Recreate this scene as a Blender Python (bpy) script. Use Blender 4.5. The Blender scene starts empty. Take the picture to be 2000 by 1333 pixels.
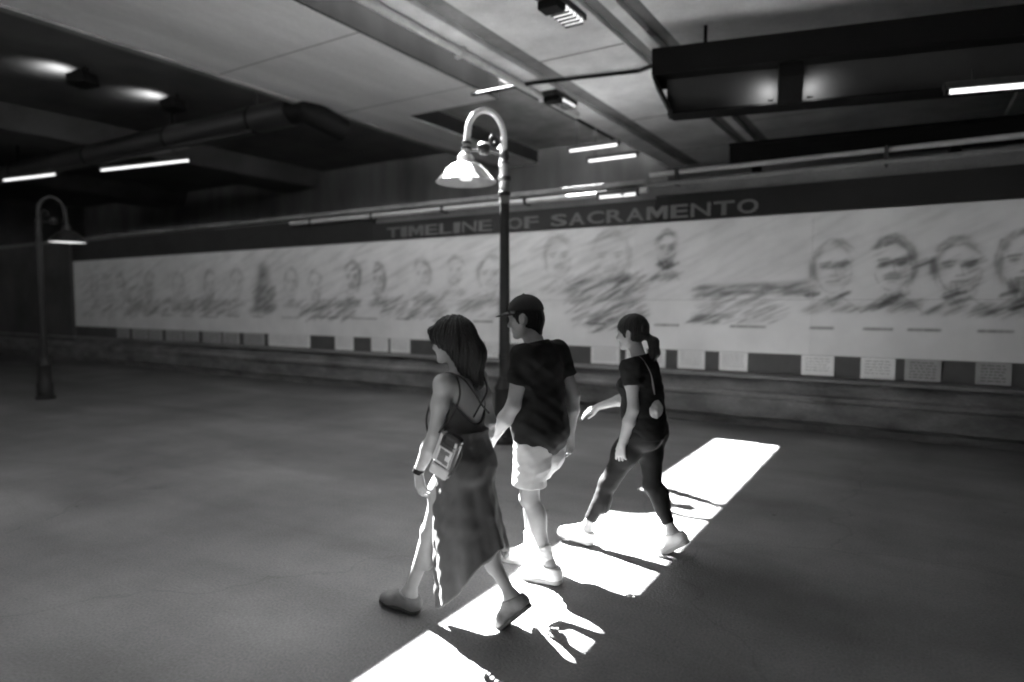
import bpy, bmesh, math, random
import numpy as np
from mathutils import Vector, Matrix
random.seed(7); rng = np.random.default_rng(7)
S = bpy.context.scene
COL = S.collection
R = math.radians

# ------------------------------------------------------------------ camera
cam = bpy.data.objects.new('camera', bpy.data.cameras.new('camera'))
COL.objects.link(cam); S.camera = cam
cam.data.sensor_width = 36.0; cam.data.lens = 22.86
cam.data.clip_start = 0.05; cam.data.clip_end = 600
cam.location = (0, 0, 1.70)
cam.rotation_euler = (R(90 - 3.44), 0, R(31.9))
cam.data.dof.use_dof = True
cam.data.dof.focus_distance = 3.9
cam.data.dof.aperture_fstop = 0.75

# ------------------------------------------------------------------ sky, sun, exposure
KX, KY = 0.79, -0.31                      # horizontal drift of the sunlight for each metre it falls
elev = math.atan2(1.0, math.hypot(KX, KY))
W = bpy.data.worlds.new('World'); S.world = W; W.use_nodes = True
nt = W.node_tree; nt.nodes.clear()
sky = nt.nodes.new('ShaderNodeTexSky'); sky.sky_type = 'NISHITA'; sky.sun_disc = False
sky.sun_elevation = elev
sky.sun_rotation = math.atan2(-KX, -KY)
bw = nt.nodes.new('ShaderNodeRGBToBW')    # black and white film: the sky has tone but no hue
bg = nt.nodes.new('ShaderNodeBackground'); bg.inputs[1].default_value = 0.06
ow = nt.nodes.new('ShaderNodeOutputWorld')
nt.links.new(sky.outputs[0], bw.inputs[0]); nt.links.new(bw.outputs[0], bg.inputs[0]); nt.links.new(bg.outputs[0], ow.inputs[0])
sun = bpy.data.objects.new('sun', bpy.data.lights.new('sun', 'SUN')); COL.objects.link(sun)
sun.data.energy = 5.0; sun.data.angle = R(0.6)
sun.rotation_euler = Vector((KX, KY, -1)).to_track_quat('-Z', 'Y').to_euler()
sun.location = (-6, 6, 12)
S.view_settings.view_transform = 'Standard'; S.view_settings.look = 'None'
S.view_settings.gamma = 1.0; S.view_settings.use_curve_mapping = False
S.view_settings.exposure = 5.5
S.cycles.max_bounces = 10; S.cycles.diffuse_bounces = 8
S.cycles.filter_width = 1.9

# ------------------------------------------------------------------ materials
MATS = {}
def mat(name, v, rough=0.8, var=0.0, scale=3.0, bump=0.0, bscale=60.0, metal=0.0, spec=0.5, stretch=(1, 1, 1), fine=0.0, sheen=0.0):
    """plain grey surface: base tone v, blotches of +-var, fine relief"""
    if name in MATS: return MATS[name]
    m = bpy.data.materials.new(name); m.use_nodes = True; MATS[name] = m
    n = m.node_tree.nodes; l = m.node_tree.links
    b = n['Principled BSDF']
    b.inputs['Roughness'].default_value = rough; b.inputs['Metallic'].default_value = metal
    b.inputs['Specular IOR Level'].default_value = spec
    if sheen: b.inputs['Sheen Weight'].default_value = sheen
    b.inputs['Base Color'].default_value = (v, v, v, 1)
    if var or bump or fine:
        tc = n.new('ShaderNodeTexCoord'); mp = n.new('ShaderNodeMapping'); mp.inputs['Scale'].default_value = stretch
        l.new(tc.outputs['Object'], mp.inputs['Vector'])
    if var or fine:
        t1 = n.new('ShaderNodeTexNoise'); t1.inputs['Scale'].default_value = scale; t1.inputs['Detail'].default_value = 7; t1.inputs['Roughness'].default_value = 0.62
        l.new(mp.outputs[0], t1.inputs['Vector'])
        mr = n.new('ShaderNodeMapRange'); mr.inputs[1].default_value = 0.28; mr.inputs[2].default_value = 0.72
        mr.inputs[3].default_value = max(v * (1 - var), 0.004); mr.inputs[4].default_value = min(v * (1 + var), 0.9)
        l.new(t1.outputs['Fac'], mr.inputs[0])
        out = mr.outputs[0]
        if fine:
            t2 = n.new('ShaderNodeTexNoise'); t2.inputs['Scale'].default_value = bscale; t2.inputs['Detail'].default_value = 3
            l.new(mp.outputs[0], t2.inputs['Vector'])
            m2 = n.new('ShaderNodeMapRange'); m2.inputs[1].default_value = 0.3; m2.inputs[2].default_value = 0.7
            m2.inputs[3].default_value = 1 - fine; m2.inputs[4].default_value = 1 + fine
            l.new(t2.outputs['Fac'], m2.inputs[0])
            mu = n.new('ShaderNodeMath'); mu.operation = 'MULTIPLY'; l.new(out, mu.inputs[0]); l.new(m2.outputs[0], mu.inputs[1]); out = mu.outputs[0]
        l.new(out, b.inputs['Base Color'])
    if bump:
        t3 = n.new('ShaderNodeTexNoise'); t3.inputs['Scale'].default_value = bscale; t3.inputs['Detail'].default_value = 5
        l.new(mp.outputs[0], t3.inputs['Vector'])
        bp = n.new('ShaderNodeBump'); bp.inputs['Strength'].default_value = bump; bp.inputs['Distance'].default_value = 0.02
        l.new(t3.outputs['Fac'], bp.inputs['Height']); l.new(bp.outputs[0], b.inputs['Normal'])
    return m
def glow(name, e):
    if name in MATS: return MATS[name]
    m = bpy.data.materials.new(name); m.use_nodes = True; MATS[name] = m
    b = m.node_tree.nodes['Principled BSDF']
    b.inputs['Base Color'].default_value = (0.8, 0.8, 0.8, 1)
    b.inputs['Emission Color'].default_value = (1, 1, 1, 1); b.inputs['Emission Strength'].default_value = e
    return m
def printed(name, rough=0.55):
    """flat print: tone read from the mesh's own ink attribute"""
    if name in MATS: return MATS[name]
    m = bpy.data.materials.new(name); m.use_nodes = True; MATS[name] = m
    n = m.node_tree.nodes; l = m.node_tree.links
    a = n.new('ShaderNodeAttribute'); a.attribute_name = 'ink'
    t = n.new('ShaderNodeTexNoise'); t.inputs['Scale'].default_value = 2.2; t.inputs['Detail'].default_value = 8
    tc = n.new('ShaderNodeTexCoord'); l.new(tc.outputs['Object'], t.inputs['Vector'])
    mr = n.new('ShaderNodeMapRange'); mr.inputs[1].default_value = 0.3; mr.inputs[2].default_value = 0.7; mr.inputs[3].default_value = 0.90; mr.inputs[4].default_value = 1.06
    l.new(t.outputs['Fac'], mr.inputs[0])
    mu = n.new('ShaderNodeMath'); mu.operation = 'MULTIPLY'; l.new(a.outputs['Fac'], mu.inputs[0]); l.new(mr.outputs[0], mu.inputs[1])
    l.new(mu.outputs[0], n['Principled BSDF'].inputs['Base Color']); n['Principled BSDF'].inputs['Roughness'].default_value = rough
    return m
M_GROUND = mat('asphalt_paving', 0.122, 0.68, 0.36, 0.8, 0.45, 70, fine=0.22)
def paving_wear(m):
    """long traffic stains, gum spots and hairline cracks on the paving"""
    n = m.node_tree.nodes; l = m.node_tree.links; b = n['Principled BSDF']; src = b.inputs['Base Color'].links[0].from_socket
    tc = n.new('ShaderNodeTexCoord')
    def layer(node, sc, st, rng_, out, sock='Fac'):
        mp = n.new('ShaderNodeMapping'); mp.inputs['Scale'].default_value = st; l.new(tc.outputs['Object'], mp.inputs['Vector'])
        t = n.new(node); t.inputs['Scale'].default_value = sc; l.new(mp.outputs[0], t.inputs['Vector'])
        if node == 'ShaderNodeTexNoise': t.inputs['Detail'].default_value = 6; t.inputs['Distortion'].default_value = 0.6
        r = n.new('ShaderNodeMapRange'); r.inputs[1].default_value, r.inputs[2].default_value = rng_; r.inputs[3].default_value, r.inputs[4].default_value = out
        l.new(t.outputs[sock], r.inputs[0]); return t, r.outputs[0]
    _, a = layer('ShaderNodeTexNoise', 1.1, (0.22, 1.3, 1), (0.3, 0.7), (0.78, 1.22))
    v, c = layer('ShaderNodeTexVoronoi', 1.7, (1, 1, 0), (0.022, 0.036), (0.42, 1.0), 'Distance'); v.inputs['Randomness'].default_value = 1
    k, e = layer('ShaderNodeTexVoronoi', 0.33, (1, 1, 0), (0.0, 0.005), (0.80, 1.0), 'Distance'); k.feature = 'DISTANCE_TO_EDGE'
    nz = n.new('ShaderNodeTexNoise'); nz.inputs['Scale'].default_value = 2.2; nz.inputs['Detail'].default_value = 5; l.new(tc.outputs['Object'], nz.inputs['Vector'])
    mx = n.new('ShaderNodeVectorMath'); mx.operation = 'MULTIPLY_ADD'; mx.inputs[1].default_value = (0.5, 0.5, 0); l.new(nz.outputs['Color'], mx.inputs[0]); l.new(tc.outputs['Object'], mx.inputs[2])
    kl = k.inputs['Vector'].links[0].from_node; l.new(mx.outputs[0], kl.inputs['Vector'])
    for s in (a, c, e):
        mu = n.new('ShaderNodeMath'); mu.operation = 'MULTIPLY'; l.new(src, mu.inputs[0]); l.new(s, mu.inputs[1]); src = mu.outputs[0]
    l.new(src, b.inputs['Base Color'])
paving_wear(M_GROUND)
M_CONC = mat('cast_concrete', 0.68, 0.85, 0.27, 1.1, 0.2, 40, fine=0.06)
M_CONCD = mat('stained_concrete', 0.20, 0.9, 0.45, 1.3, 0.35, 30, stretch=(1, 1, 0.35), fine=0.08)
M_CONCM = mat('grey_concrete', 0.20, 0.9, 0.3, 1.0, 0.25, 30, fine=0.07)
M_PLINTH = mat('weathered_plinth', 0.16, 0.9, 0.55, 2.6, 0.4, 35, stretch=(0.6, 1, 1.4), fine=0.12)
M_BLACK = mat('black_paint', 0.006, 0.6, 0.2, 5, spec=0.15)
M_BLACKM = mat('black_matte', 0.007, 0.8, 0.3, 3)
M_DARK = mat('dark_metal', 0.022, 0.4, 0.2, 6)
M_HEADER = mat('header_paint', 0.022, 0.7, 0.3, 1.5)
M_LETTER = mat('letter_paint', 0.12, 0.5, 0.15, 6)
M_WHITEM = mat('white_enamel', 0.72, 0.35, 0.06, 5)
M_PIPE = mat('galvanised_pipe', 0.45, 0.5, 0.2, 5)
M_STRIP = mat('board_strip', 0.075, 0.7, 0.25, 2)

M_BAY = mat('shade_dark_concrete', 0.07, 0.9, 0.4, 0.8, 0.3, 30, fine=0.08)  # concrete darkened to carry the deep shade of the bay and ends
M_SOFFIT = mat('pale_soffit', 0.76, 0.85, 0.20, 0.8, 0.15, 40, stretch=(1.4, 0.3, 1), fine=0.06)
# ------------------------------------------------------------------ helpers
def tag(o, label=None, cat=None, group=None, kind=None):
    if label: o['label'] = label
    if cat: o['category'] = cat
    if group: o['group'] = group
    if kind: o['kind'] = kind
    return o
def empty(name, loc=(0, 0, 0), rz=0.0):
    o = bpy.data.objects.new(name, None); COL.objects.link(o); o.location = loc; o.rotation_euler = (0, 0, rz); o.empty_display_size = 0.1
    return o
def mesh_obj(name, verts, faces, m, parent=None, smooth=False):
    me = bpy.data.meshes.new(name); me.from_pydata([tuple(v) for v in verts], [], [tuple(f) for f in faces]); me.update()
    me.materials.append(m)
    if smooth: me.polygons.foreach_set('use_smooth', [True] * len(me.polygons))
    o = bpy.data.objects.new(name, me); COL.objects.link(o)
    if parent: o.parent = parent
    return o
class MB:
    """collects shapes in one bmesh"""
    def __init__(s): s.bm = bmesh.new()
    def box(s, lo, hi, rot=None, bevel=0.0):
        lo, hi = Vector(lo), Vector(hi); c = (lo + hi) / 2; d = hi - lo
        mm = Matrix.Translation(c) @ (rot.to_4x4() if rot else Matrix.Identity(4)) @ Matrix.Diagonal((d.x, d.y, d.z, 1))
        r = bmesh.ops.create_cube(s.bm, size=1, matrix=mm)
        if bevel: bmesh.ops.bevel(s.bm, geom=list({e for v in r['verts'] for e in v.link_edges}), offset=bevel, segments=2, affect='EDGES', profile=0.5)
        return s
    def prism(s, prof, a, b, axis='x'):
        """closed profile swept straight: axis x takes (y,z) points, axis y takes (x,z)"""
        f = (lambda t, p: (t, p[0], p[1])) if axis == 'x' else (lambda t, p: (p[0], t, p[1]))
        A = [s.bm.verts.new(f(a, p)) for p in prof]; B = [s.bm.verts.new(f(b, p)) for p in prof]
        n = len(prof)
        for i in range(n): s.bm.faces.new((A[i], A[(i + 1) % n], B[(i + 1) % n], B[i]))
        s.bm.faces.new(A); s.bm.faces.new(B[::-1])
        return s
    def tube(s, pts, r, seg=14, cap=True):
        pts = [Vector(p) for p in pts]; rs = r if hasattr(r, '__len__') else [r] * len(pts); rings = []
        t0 = (pts[1] - pts[0]).normalized(); nrm = t0.orthogonal().normalized()
        for i, p in enumerate(pts):
            t = (pts[min(i + 1, len(pts) - 1)] - pts[max(i - 1, 0)]).normalized()
            nrm = (nrm - t * nrm.dot(t)).normalized(); bi = t.cross(nrm)
            rings.append([s.bm.verts.new(p + (nrm * math.cos(2 * math.pi * k / seg) + bi * math.sin(2 * math.pi * k / seg)) * rs[i]) for k in range(seg)])
        for a, b in zip(rings, rings[1:]):
            for k in range(seg): s.bm.faces.new((a[k], a[(k + 1) % seg], b[(k + 1) % seg], b[k]))
        if cap: s.bm.faces.new(rings[0][::-1]); s.bm.faces.new(rings[-1])
        return s
    def lathe(s, prof, c=(0, 0, 0), seg=40):
        """(radius, z) points turned round the vertical through c"""
        rings = []
        for r, z in prof:
            rings.append([s.bm.verts.new((c[0] + r * math.cos(2 * math.pi * k / seg), c[1] + r * math.sin(2 * math.pi * k / seg), c[2] + z)) for k in range(seg)])
        for a, b in zip(rings, rings[1:]):
            for k in range(seg): s.bm.faces.new((a[k], a[(k + 1) % seg], b[(k + 1) % seg], b[k]))
        for rg in (rings[0], rings[-1]):
            if (rg[0].co - rg[seg // 2].co).length > 1e-5: s.bm.faces.new(rg)
        return s
    def build(s, name, m, parent=None, smooth=False, bevel=0.0):
        if smooth: bmesh.ops.remove_doubles(s.bm, verts=s.bm.verts, dist=1e-6)
        bmesh.ops.recalc_face_normals(s.bm, faces=s.bm.faces)
        me = bpy.data.meshes.new(name); s.bm.to_mesh(me); s.bm.free(); me.materials.append(m)
        if smooth:
            me.polygons.foreach_set('use_smooth', [True] * len(me.polygons)); me.set_sharp_from_angle(angle=R(38))
        o = bpy.data.objects.new(name, me); COL.objects.link(o)
        if parent: o.parent = parent
        if bevel:
            bv = o.modifiers.new('bevel', 'BEVEL'); bv.width = bevel; bv.segments = 2; bv.limit_method = 'ANGLE'
        return o
# ------------------------------------------------------------------ the setting
X0, X1 = -34.0, 14.0            # how far the underpass is built along the wall
Y0, Y1 = -9.0, 16.0
ground = mesh_obj('ground', [(-250, -250, 0), (250, -250, 0), (250, 250, 0), (-250, 250, 0)], [(0, 1, 2, 3)], M_GROUND)
tag(ground, kind='structure')

# mural wall with its stepped plinth
wall = empty('mural_wall', (-10, 9.3, 0)); tag(wall, 'long grey concrete wall carrying the white timeline mural above a stepped plinth', 'wall')
def under(o, p):
    o.parent = p; o.matrix_parent_inverse = Matrix.Translation(-Vector(p.location)) if not p.parent else Matrix.Identity(4); return o
def below(o, p):                                                   # sub-part: its part already sits in world space
    o.parent = p; return o
under(MB().box((-20.74, 9.34, 0), (X1, 9.75, 3.42)).build('wall_body', M_CONCM), wall); under(MB().box((X0, 9.26, 0), (-20.742, 9.75, 3.42)).build('wall_shade_end', M_BAY), wall)  # left end is the same wall, its tone darkened for shade
under(MB().prism([(9.25, 0.0), (9.25, 0.10), (9.17, 0.14), (9.16, 0.40), (9.12, 0.42), (9.12, 0.475), (9.20, 0.50), (9.335, 0.66), (9.335, 0.0)], X0, X1).build('plinth', M_PLINTH, bevel=0.012), wall)
under(MB().prism([(9.20, 0.665), (9.20, 0.70), (9.335, 0.72), (9.335, 0.665)], X0, X1).build('ledge', M_CONCM, bevel=0.006), wall)
under(MB().prism([(9.24, 3.425), (9.24, 3.50), (9.70, 3.53), (9.74, 3.425)], X0, -3.1).build('coping', M_CONCD, bevel=0.01), wall)

# abutment behind the wall
ab = MB().box((X0, 15.9, 0), (X1, 16.6, 6.7)).build('abutment_wall', mat('abutment_concrete', 0.12, 0.9, 0.5, 0.9, 0.3, 20, stretch=(1, 1, 0.25)))
tag(ab, 'stained dark concrete abutment behind and above the mural wall', 'wall')
fill = MB().prism([(9.76, 0.0), (9.76, 3.0), (15.89, 3.3), (15.89, 0.0)], X0, X1).build('embankment', M_CONCD); tag(fill, kind='structure')
sw = MB().box((X0, Y0 - 0.5, 0), (X1, Y0, 5.0)).build('opposite_wall', M_CONCD); tag(sw, kind='structure')
ew = MB().box((X0 - 0.6, Y0 - 0.5, 0), (X0 - 0.003, 16.6, 6.7)).build('end_wall', M_BAY); tag(ew, kind='structure')

ee = MB().box((X1 + 0.003, Y0 - 0.5, 0), (X1 + 0.6, 16.6, 6.7)).build('skylight_blocker', M_BAY); tag(ee, kind='structure')  # unseen wall, added to shut out skylight from the open right end

# left bridge: deep box girder with a dark bay beyond it
ZL = 5.53; XL = -6.84
lb = empty('box_girder_bridge', (-8.2, 3, ZL)); tag(lb, 'concrete bridge overhead with one broad pale box girder and a dark bay beside it', 'bridge')
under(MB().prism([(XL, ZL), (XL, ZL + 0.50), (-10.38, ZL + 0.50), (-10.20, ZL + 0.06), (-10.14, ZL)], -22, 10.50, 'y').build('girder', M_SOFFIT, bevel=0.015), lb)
under(MB().box((XL - 0.02, -22, ZL - 0.006), (XL + 0.02, 10.499, ZL + 0.499)).build('shade_sheet', mat('shade_black', 0.014, 1.0, 0.4, 1.2, stretch=(1, 1, 0.3), spec=0.0), bevel=0.004), lb)  # dark sheet over the pale girder side, painting in the slot's shade
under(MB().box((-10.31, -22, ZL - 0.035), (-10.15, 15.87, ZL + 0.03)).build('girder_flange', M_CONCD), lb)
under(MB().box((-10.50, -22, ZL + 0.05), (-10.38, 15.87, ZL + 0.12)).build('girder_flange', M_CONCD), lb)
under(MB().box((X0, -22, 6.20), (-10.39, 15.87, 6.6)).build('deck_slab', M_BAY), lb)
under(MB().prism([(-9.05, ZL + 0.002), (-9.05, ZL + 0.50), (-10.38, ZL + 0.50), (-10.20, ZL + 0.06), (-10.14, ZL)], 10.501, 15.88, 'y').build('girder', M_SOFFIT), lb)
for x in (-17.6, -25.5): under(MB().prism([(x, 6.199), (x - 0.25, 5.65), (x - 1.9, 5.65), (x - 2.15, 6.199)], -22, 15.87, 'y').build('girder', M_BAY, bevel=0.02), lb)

# right bridge: flat slab with joints and ribs
ZR = 5.01; XR = -5.31
rb = empty('slab_bridge', (0, 3, ZR)); tag(rb, 'flat concrete slab bridge overhead with long joints, pale in the bounced sunlight', 'bridge')
def slab(x0, x1, z, name='slab', m=M_CONC): under(MB().box((x0, -22, z), (x1, 15.86, ZR + 0.42)).build(name, m, bevel=0.012), rb)
under(MB().box((XR - 0.03, -22, ZR + 0.04), (XR - 0.001, 15.86, ZR + 0.40)).build('bounce_damper', mat('bounce_damper_dark', 0.04, 0.9)), rb); slab(XR, -4.88, ZR, 'slab_edge'); slab(-4.865, -4.55, ZR + 0.06, 'joint_strip', M_CONCD); slab(-4.535, -3.29, ZR)  # first piece is a dark strip added to cut bounced sunlight
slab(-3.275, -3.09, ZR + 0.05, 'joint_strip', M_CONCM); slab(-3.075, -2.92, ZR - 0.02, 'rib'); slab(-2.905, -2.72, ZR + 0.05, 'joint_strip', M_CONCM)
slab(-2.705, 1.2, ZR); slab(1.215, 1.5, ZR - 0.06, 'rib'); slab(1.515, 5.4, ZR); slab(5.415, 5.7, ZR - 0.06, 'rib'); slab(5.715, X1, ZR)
for y in (1.2, 4.6, 8.0, 11.4, 14.2): under(MB().box((-4.53, y, ZR - 0.006), (-3.30, y + 0.025, ZR + 0.01)).build('form_line', M_CONCD), rb)

# recessed panel that closes the slot over the wall
cb = MB().box((-9.045, 10.502, ZL + 0.36), (XL - 0.002, 15.87, ZL + 0.7)).build('slot_panel', M_CONCD, bevel=0.01)
tag(cb, 'recessed grey panel closing the slot between the two bridges above the mural wall', 'panel')
below(MB().box((XL + 0.001, 10.88, ZL + 0.36), (XR - 0.04, 15.87, ZL + 0.55)).build('edge_panel', mat('shade_black', 0.045)), cb)  # front edge coloured dark, as shade, against the sky light
under(MB().box((-9.048, 10.53, ZL + 0.01), (-9.03, 15.86, ZL + 0.35)).build('shade_sheet', mat('shade_black', 0.045)), lb)  # dark sheet that paints the notch's shade on its inner side
for y in (-3.0, 0.4, 3.6, 6.9, 9.6): under(MB().box((-10.1, y, ZL - 0.004), (XL - 0.03, y + 0.018, ZL + 0.02)).build('form_line', M_CONCM), lb)
for y in (2.9, 6.2, 9.9, 12.6): under(MB().box((-2.70, y, ZR - 0.005), (1.19, y + 0.02, ZR + 0.01)).build('form_line', M_CONCM), rb)
# ------------------------------------------------------------------ the printed mural: drawn stroke by stroke into one tone raster
MX0, MX1, MZ0, MZ1, ST = -20.70, 6.14, 1.00, 2.86, 0.0155
nx = int(round((MX1 - MX0) / ST)) + 1; nz = int(round((MZ1 - MZ0) / ST)) + 1
INK = np.zeros((nz, nx)); gx = MX0 + np.arange(nx) * ST; gz = MZ0 + np.arange(nz) * ST
def stroke(x0, z0, x1, z1, sg, d, mode='max'):
    pad = sg * 3
    i0, i1 = np.searchsorted(gx, [min(x0, x1) - pad, max(x0, x1) + pad]); j0, j1 = np.searchsorted(gz, [min(z0, z1) - pad, max(z0, z1) + pad])
    if i1 <= i0 or j1 <= j0: return
    X, Z = np.meshgrid(gx[i0:i1], gz[j0:j1]); dx, dz = x1 - x0, z1 - z0; L = dx * dx + dz * dz + 1e-9
    t = np.clip(((X - x0) * dx + (Z - z0) * dz) / L, 0, 1)
    e = d * np.exp(-((X - x0 - t * dx) ** 2 + (Z - z0 - t * dz) ** 2) / (2 * sg * sg))
    A = INK[j0:j1, i0:i1]; A[:] = 1 - (1 - A) * (1 - e)
def arc(cx, cz, rx, rz, a0, a1, sg, d, n=9):
    for k in range(n):
        a, b = R(a0 + (a1 - a0) * k / n), R(a0 + (a1 - a0) * (k + 1) / n)
        stroke(cx + rx * math.cos(a), cz + rz * math.sin(a), cx + rx * math.cos(b), cz + rz * math.sin(b), sg, d)
def hatch(cx, cz, w, h, n, d, ang=24, sg=0.008, ln=0.3):
    for k in range(n):
        x = cx + rng.uniform(-w, w) / 2; z = cz + rng.uniform(-h, h) / 2; l = rng.uniform(0.3, 1) * ln / 2; a = R(ang + rng.normal(0, 5))
        stroke(x - l * math.cos(a), z - l * math.sin(a), x + l * math.cos(a), z + l * math.sin(a), sg * rng.uniform(0.7, 1.6), d * rng.uniform(0.3, 1))
def portrait(cx, cz, w, h, d=0.6, hair=0, beard=0, tie=1, look=0.0):
    """a made-up sketched head: outline, hair drawn lock by lock, brows, eyes, nose, mouth, whiskers, collar"""
    tl = rng.normal(0, 0.10); w *= rng.uniform(0.86, 1.02); cz += rng.normal(0, 0.02)
    q = lambda a, b: (cx + a * w - tl * b * h * 0.5 + look, cz + b * h)
    def ln(a0, b0, a1, b1, sg, dd): x0, z0 = q(a0, b0); x1, z1 = q(a1, b1); stroke(x0, z0, x1, z1, sg, d * dd)
    for a in range(200, 345, 12):                                  # jaw line, broken
        if rng.random() < 0.8: ln(0.42 * math.cos(R(a)), 0.47 * math.sin(R(a)), 0.42 * math.cos(R(a + 12)), 0.47 * math.sin(R(a + 12)), 0.009, rng.uniform(0.25, 0.55))
    span = ((25, 160), (-35, 140), (45, 215), (-30, 210))[hair]
    for k in range(70 if hair else 48):                            # hair
        a = R(rng.uniform(*span)); r = rng.uniform(0.40, 0.56); a2 = a + rng.uniform(0.15, 0.5) * (1 if rng.random() < 0.5 else -1)
        ln(r * math.cos(a), 0.02 + r * 0.98 * math.sin(a), (r + 0.03) * math.cos(a2), 0.02 + (r + 0.02) * math.sin(a2), rng.uniform(0.008, 0.018), rng.uniform(0.12, 0.42))
    for e in (-1, 1):
        ln(e * 0.20 - 0.11, 0.105, e * 0.20 + 0.11, 0.125, 0.012, 0.85); ln(e * 0.20 - 0.07, 0.045, e * 0.20 + 0.07, 0.05, 0.013, 0.75); ln(e * 0.20, 0.04, e * 0.20 + 0.01, 0.04, 0.014, 0.8)
        ln(e * 0.20 - 0.06, -0.005, e * 0.20 + 0.06, -0.01, 0.008, 0.3)
    ln(0.02, 0.08, 0.07, -0.12, 0.009, 0.45); ln(-0.06, -0.14, 0.09, -0.13, 0.011, 0.6); ln(-0.15, -0.25, 0.15, -0.24, 0.011, 0.8); ln(-0.08, -0.31, 0.08, -0.31, 0.010, 0.35)
    x0, z0 = q(0.27, -0.08); hatch(x0, z0, w * 0.26, h * 0.5, 34, d * 0.32, 32, 0.008, 0.12); x0, z0 = q(-0.05, 0.02); hatch(x0, z0, w * 0.7, h * 0.5, 16, d * 0.16, 28, 0.008, 0.12)
    if rng.random() < 0.4: ln(-0.14, -0.19, 0.14, -0.18, 0.02, 0.7)                                   # moustache
    if beard:
        for k in range(60): a = rng.uniform(-0.34, 0.34); b = -0.26 - rng.uniform(0, 0.24) * (1 - abs(a)); ln(a, b, a * 0.92, b - 0.08, 0.011, 0.42 * beard)
    if tie: ln(-0.16, -0.66, 0.0, -0.60, 0.026, 0.95); ln(0.02, -0.60, 0.2, -0.56, 0.018, 0.7)
    ln(-0.62, -0.84, -0.14, -0.54, 0.012, 0.5); ln(0.66, -0.84, 0.18, -0.52, 0.012, 0.5); ln(-0.14, -0.54, 0.0, -0.72, 0.010, 0.5); ln(0.18, -0.52, 0.02, -0.72, 0.010, 0.5)
    x0, z0 = q(0.3, -0.76); hatch(x0, z0, w * 0.6, h * 0.18, 26, d * 0.4, 28, 0.010, 0.2); x0, z0 = q(-0.36, -0.78); hatch(x0, z0, w * 0.5, h * 0.14, 20, d * 0.35, 24, 0.010, 0.2)
def caption(x0, x1, z, d=0.7, rows=1):
    for r in range(rows):
        x = x0
        while x < x1:
            w = rng.uniform(0.02, 0.05); stroke(x, z - r * 0.06, min(x + w, x1), z - r * 0.06, 0.012, d * rng.uniform(0.7, 1)); x += w + 0.02
# right half: four large heads, then a bearded one and a wide-faced pair
portrait(-0.93, 2.13, 0.50, 0.66, 0.60, 2, 0, 1)
portrait(-0.26, 2.13, 0.52, 0.66, 0.85, 1, 0, 1, -0.02)
portrait(0.38, 2.10, 0.52, 0.64, 0.75, 2, 0.3, 1, 0.03)
portrait(1.02, 2.12, 0.55, 0.7, 0.85, 3, 0.8, 1)
portrait(1.75, 2.12, 0.5, 0.66, 0.7, 0, 0, 1); portrait(2.5, 2.1, 0.52, 0.66, 0.75, 1, 0.5, 1); portrait(3.3, 2.12, 0.5, 0.66, 0.7, 3, 0, 0); portrait(4.2, 2.1, 0.5, 0.66, 0.7, 0, 0.8, 1); portrait(5.1, 2.1, 0.5, 0.66, 0.7, 2, 0, 1)
portrait(-3.14, 2.44, 0.36, 0.52, 0.62, 0, 1.0, 0)
portrait(-4.03, 2.36, 0.62, 0.78, 0.36, 1, 0, 0); portrait(-4.92, 2.36, 0.55, 0.66, 0.40, 2, 0, 0)
# a town view and its water between the heads
stroke(-2.65, 1.90, -1.25, 1.96, 0.028, 0.36); stroke(-2.35, 1.83, -1.95, 1.84, 0.02, 0.45); stroke(-1.5, 1.86, -1.2, 1.86, 0.045, 0.32)
hatch(-1.95, 1.86, 1.5, 0.16, 90, 0.42, 14, 0.010, 0.22); hatch(-2.1, 1.62, 1.1, 0.42, 120, 0.34, 24, 0.009, 0.26); hatch(-2.55, 1.46, 0.4, 0.12, 30, 0.5, 14, 0.010, 0.2)
hatch(-4.1, 1.72, 1.3, 0.75, 170, 0.42, 27, 0.010, 0.34); hatch(-3.9, 1.38, 0.9, 0.28, 70, 0.5, 24, 0.010, 0.25); stroke(-4.5, 1.86, -3.7, 2.12, 0.016, 0.55); stroke(-3.9, 2.02, -3.75, 2.06, 0.035, 0.5)
stroke(-4.75, 2.0, -4.2, 2.25, 0.02, 0.3)
# left half: smaller, closer-packed figures
for cx, cz, w, h, d, hr, bd, tie in ((-6.25, 2.13, 0.5, 0.62, 0.42, 2, 0, 0), (-7.0, 2.25, 0.4, 0.5, 0.3, 0, 0.5, 0), (-7.75, 2.2, 0.42, 0.55, 0.38, 1, 0, 1), (-8.85, 2.12, 0.42, 0.60, 0.62, 1, 0.3, 1), (-9.55, 2.12, 0.46, 0.66, 0.72, 1, 0, 1), (-10.6, 2.05, 0.45, 0.62, 0.40, 0, 0.4, 1), (-11.35, 2.1, 0.45, 0.62, 0.42, 3, 0, 1), (-13.2, 2.1, 0.5, 0.62, 0.35, 0, 0, 1), (-14.2, 2.1, 0.5, 0.66, 0.40, 2, 0.5, 1), (-15.5, 2.05, 0.5, 0.7, 0.35, 3, 0, 1), (-16.8, 2.1, 0.5, 0.7, 0.32, 0, 0.6, 1), (-18.2, 2.1, 0.5, 0.7, 0.35, 1, 0, 0), (-19.5, 2.1, 0.5, 0.7, 0.3, 2, 0.4, 1)): portrait(cx, cz, w, h, d, hr, bd, tie)
stroke(-12.3, 2.42, -12.5, 1.62, 0.10, 0.62); stroke(-12.2, 2.35, -12.15, 2.15, 0.12, 0.5); stroke(-12.7, 1.5, -12.1, 1.62, 0.06, 0.5); hatch(-12.2, 1.75, 0.6, 0.6, 60, 0.5, 24, 0.018, 0.35)
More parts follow.
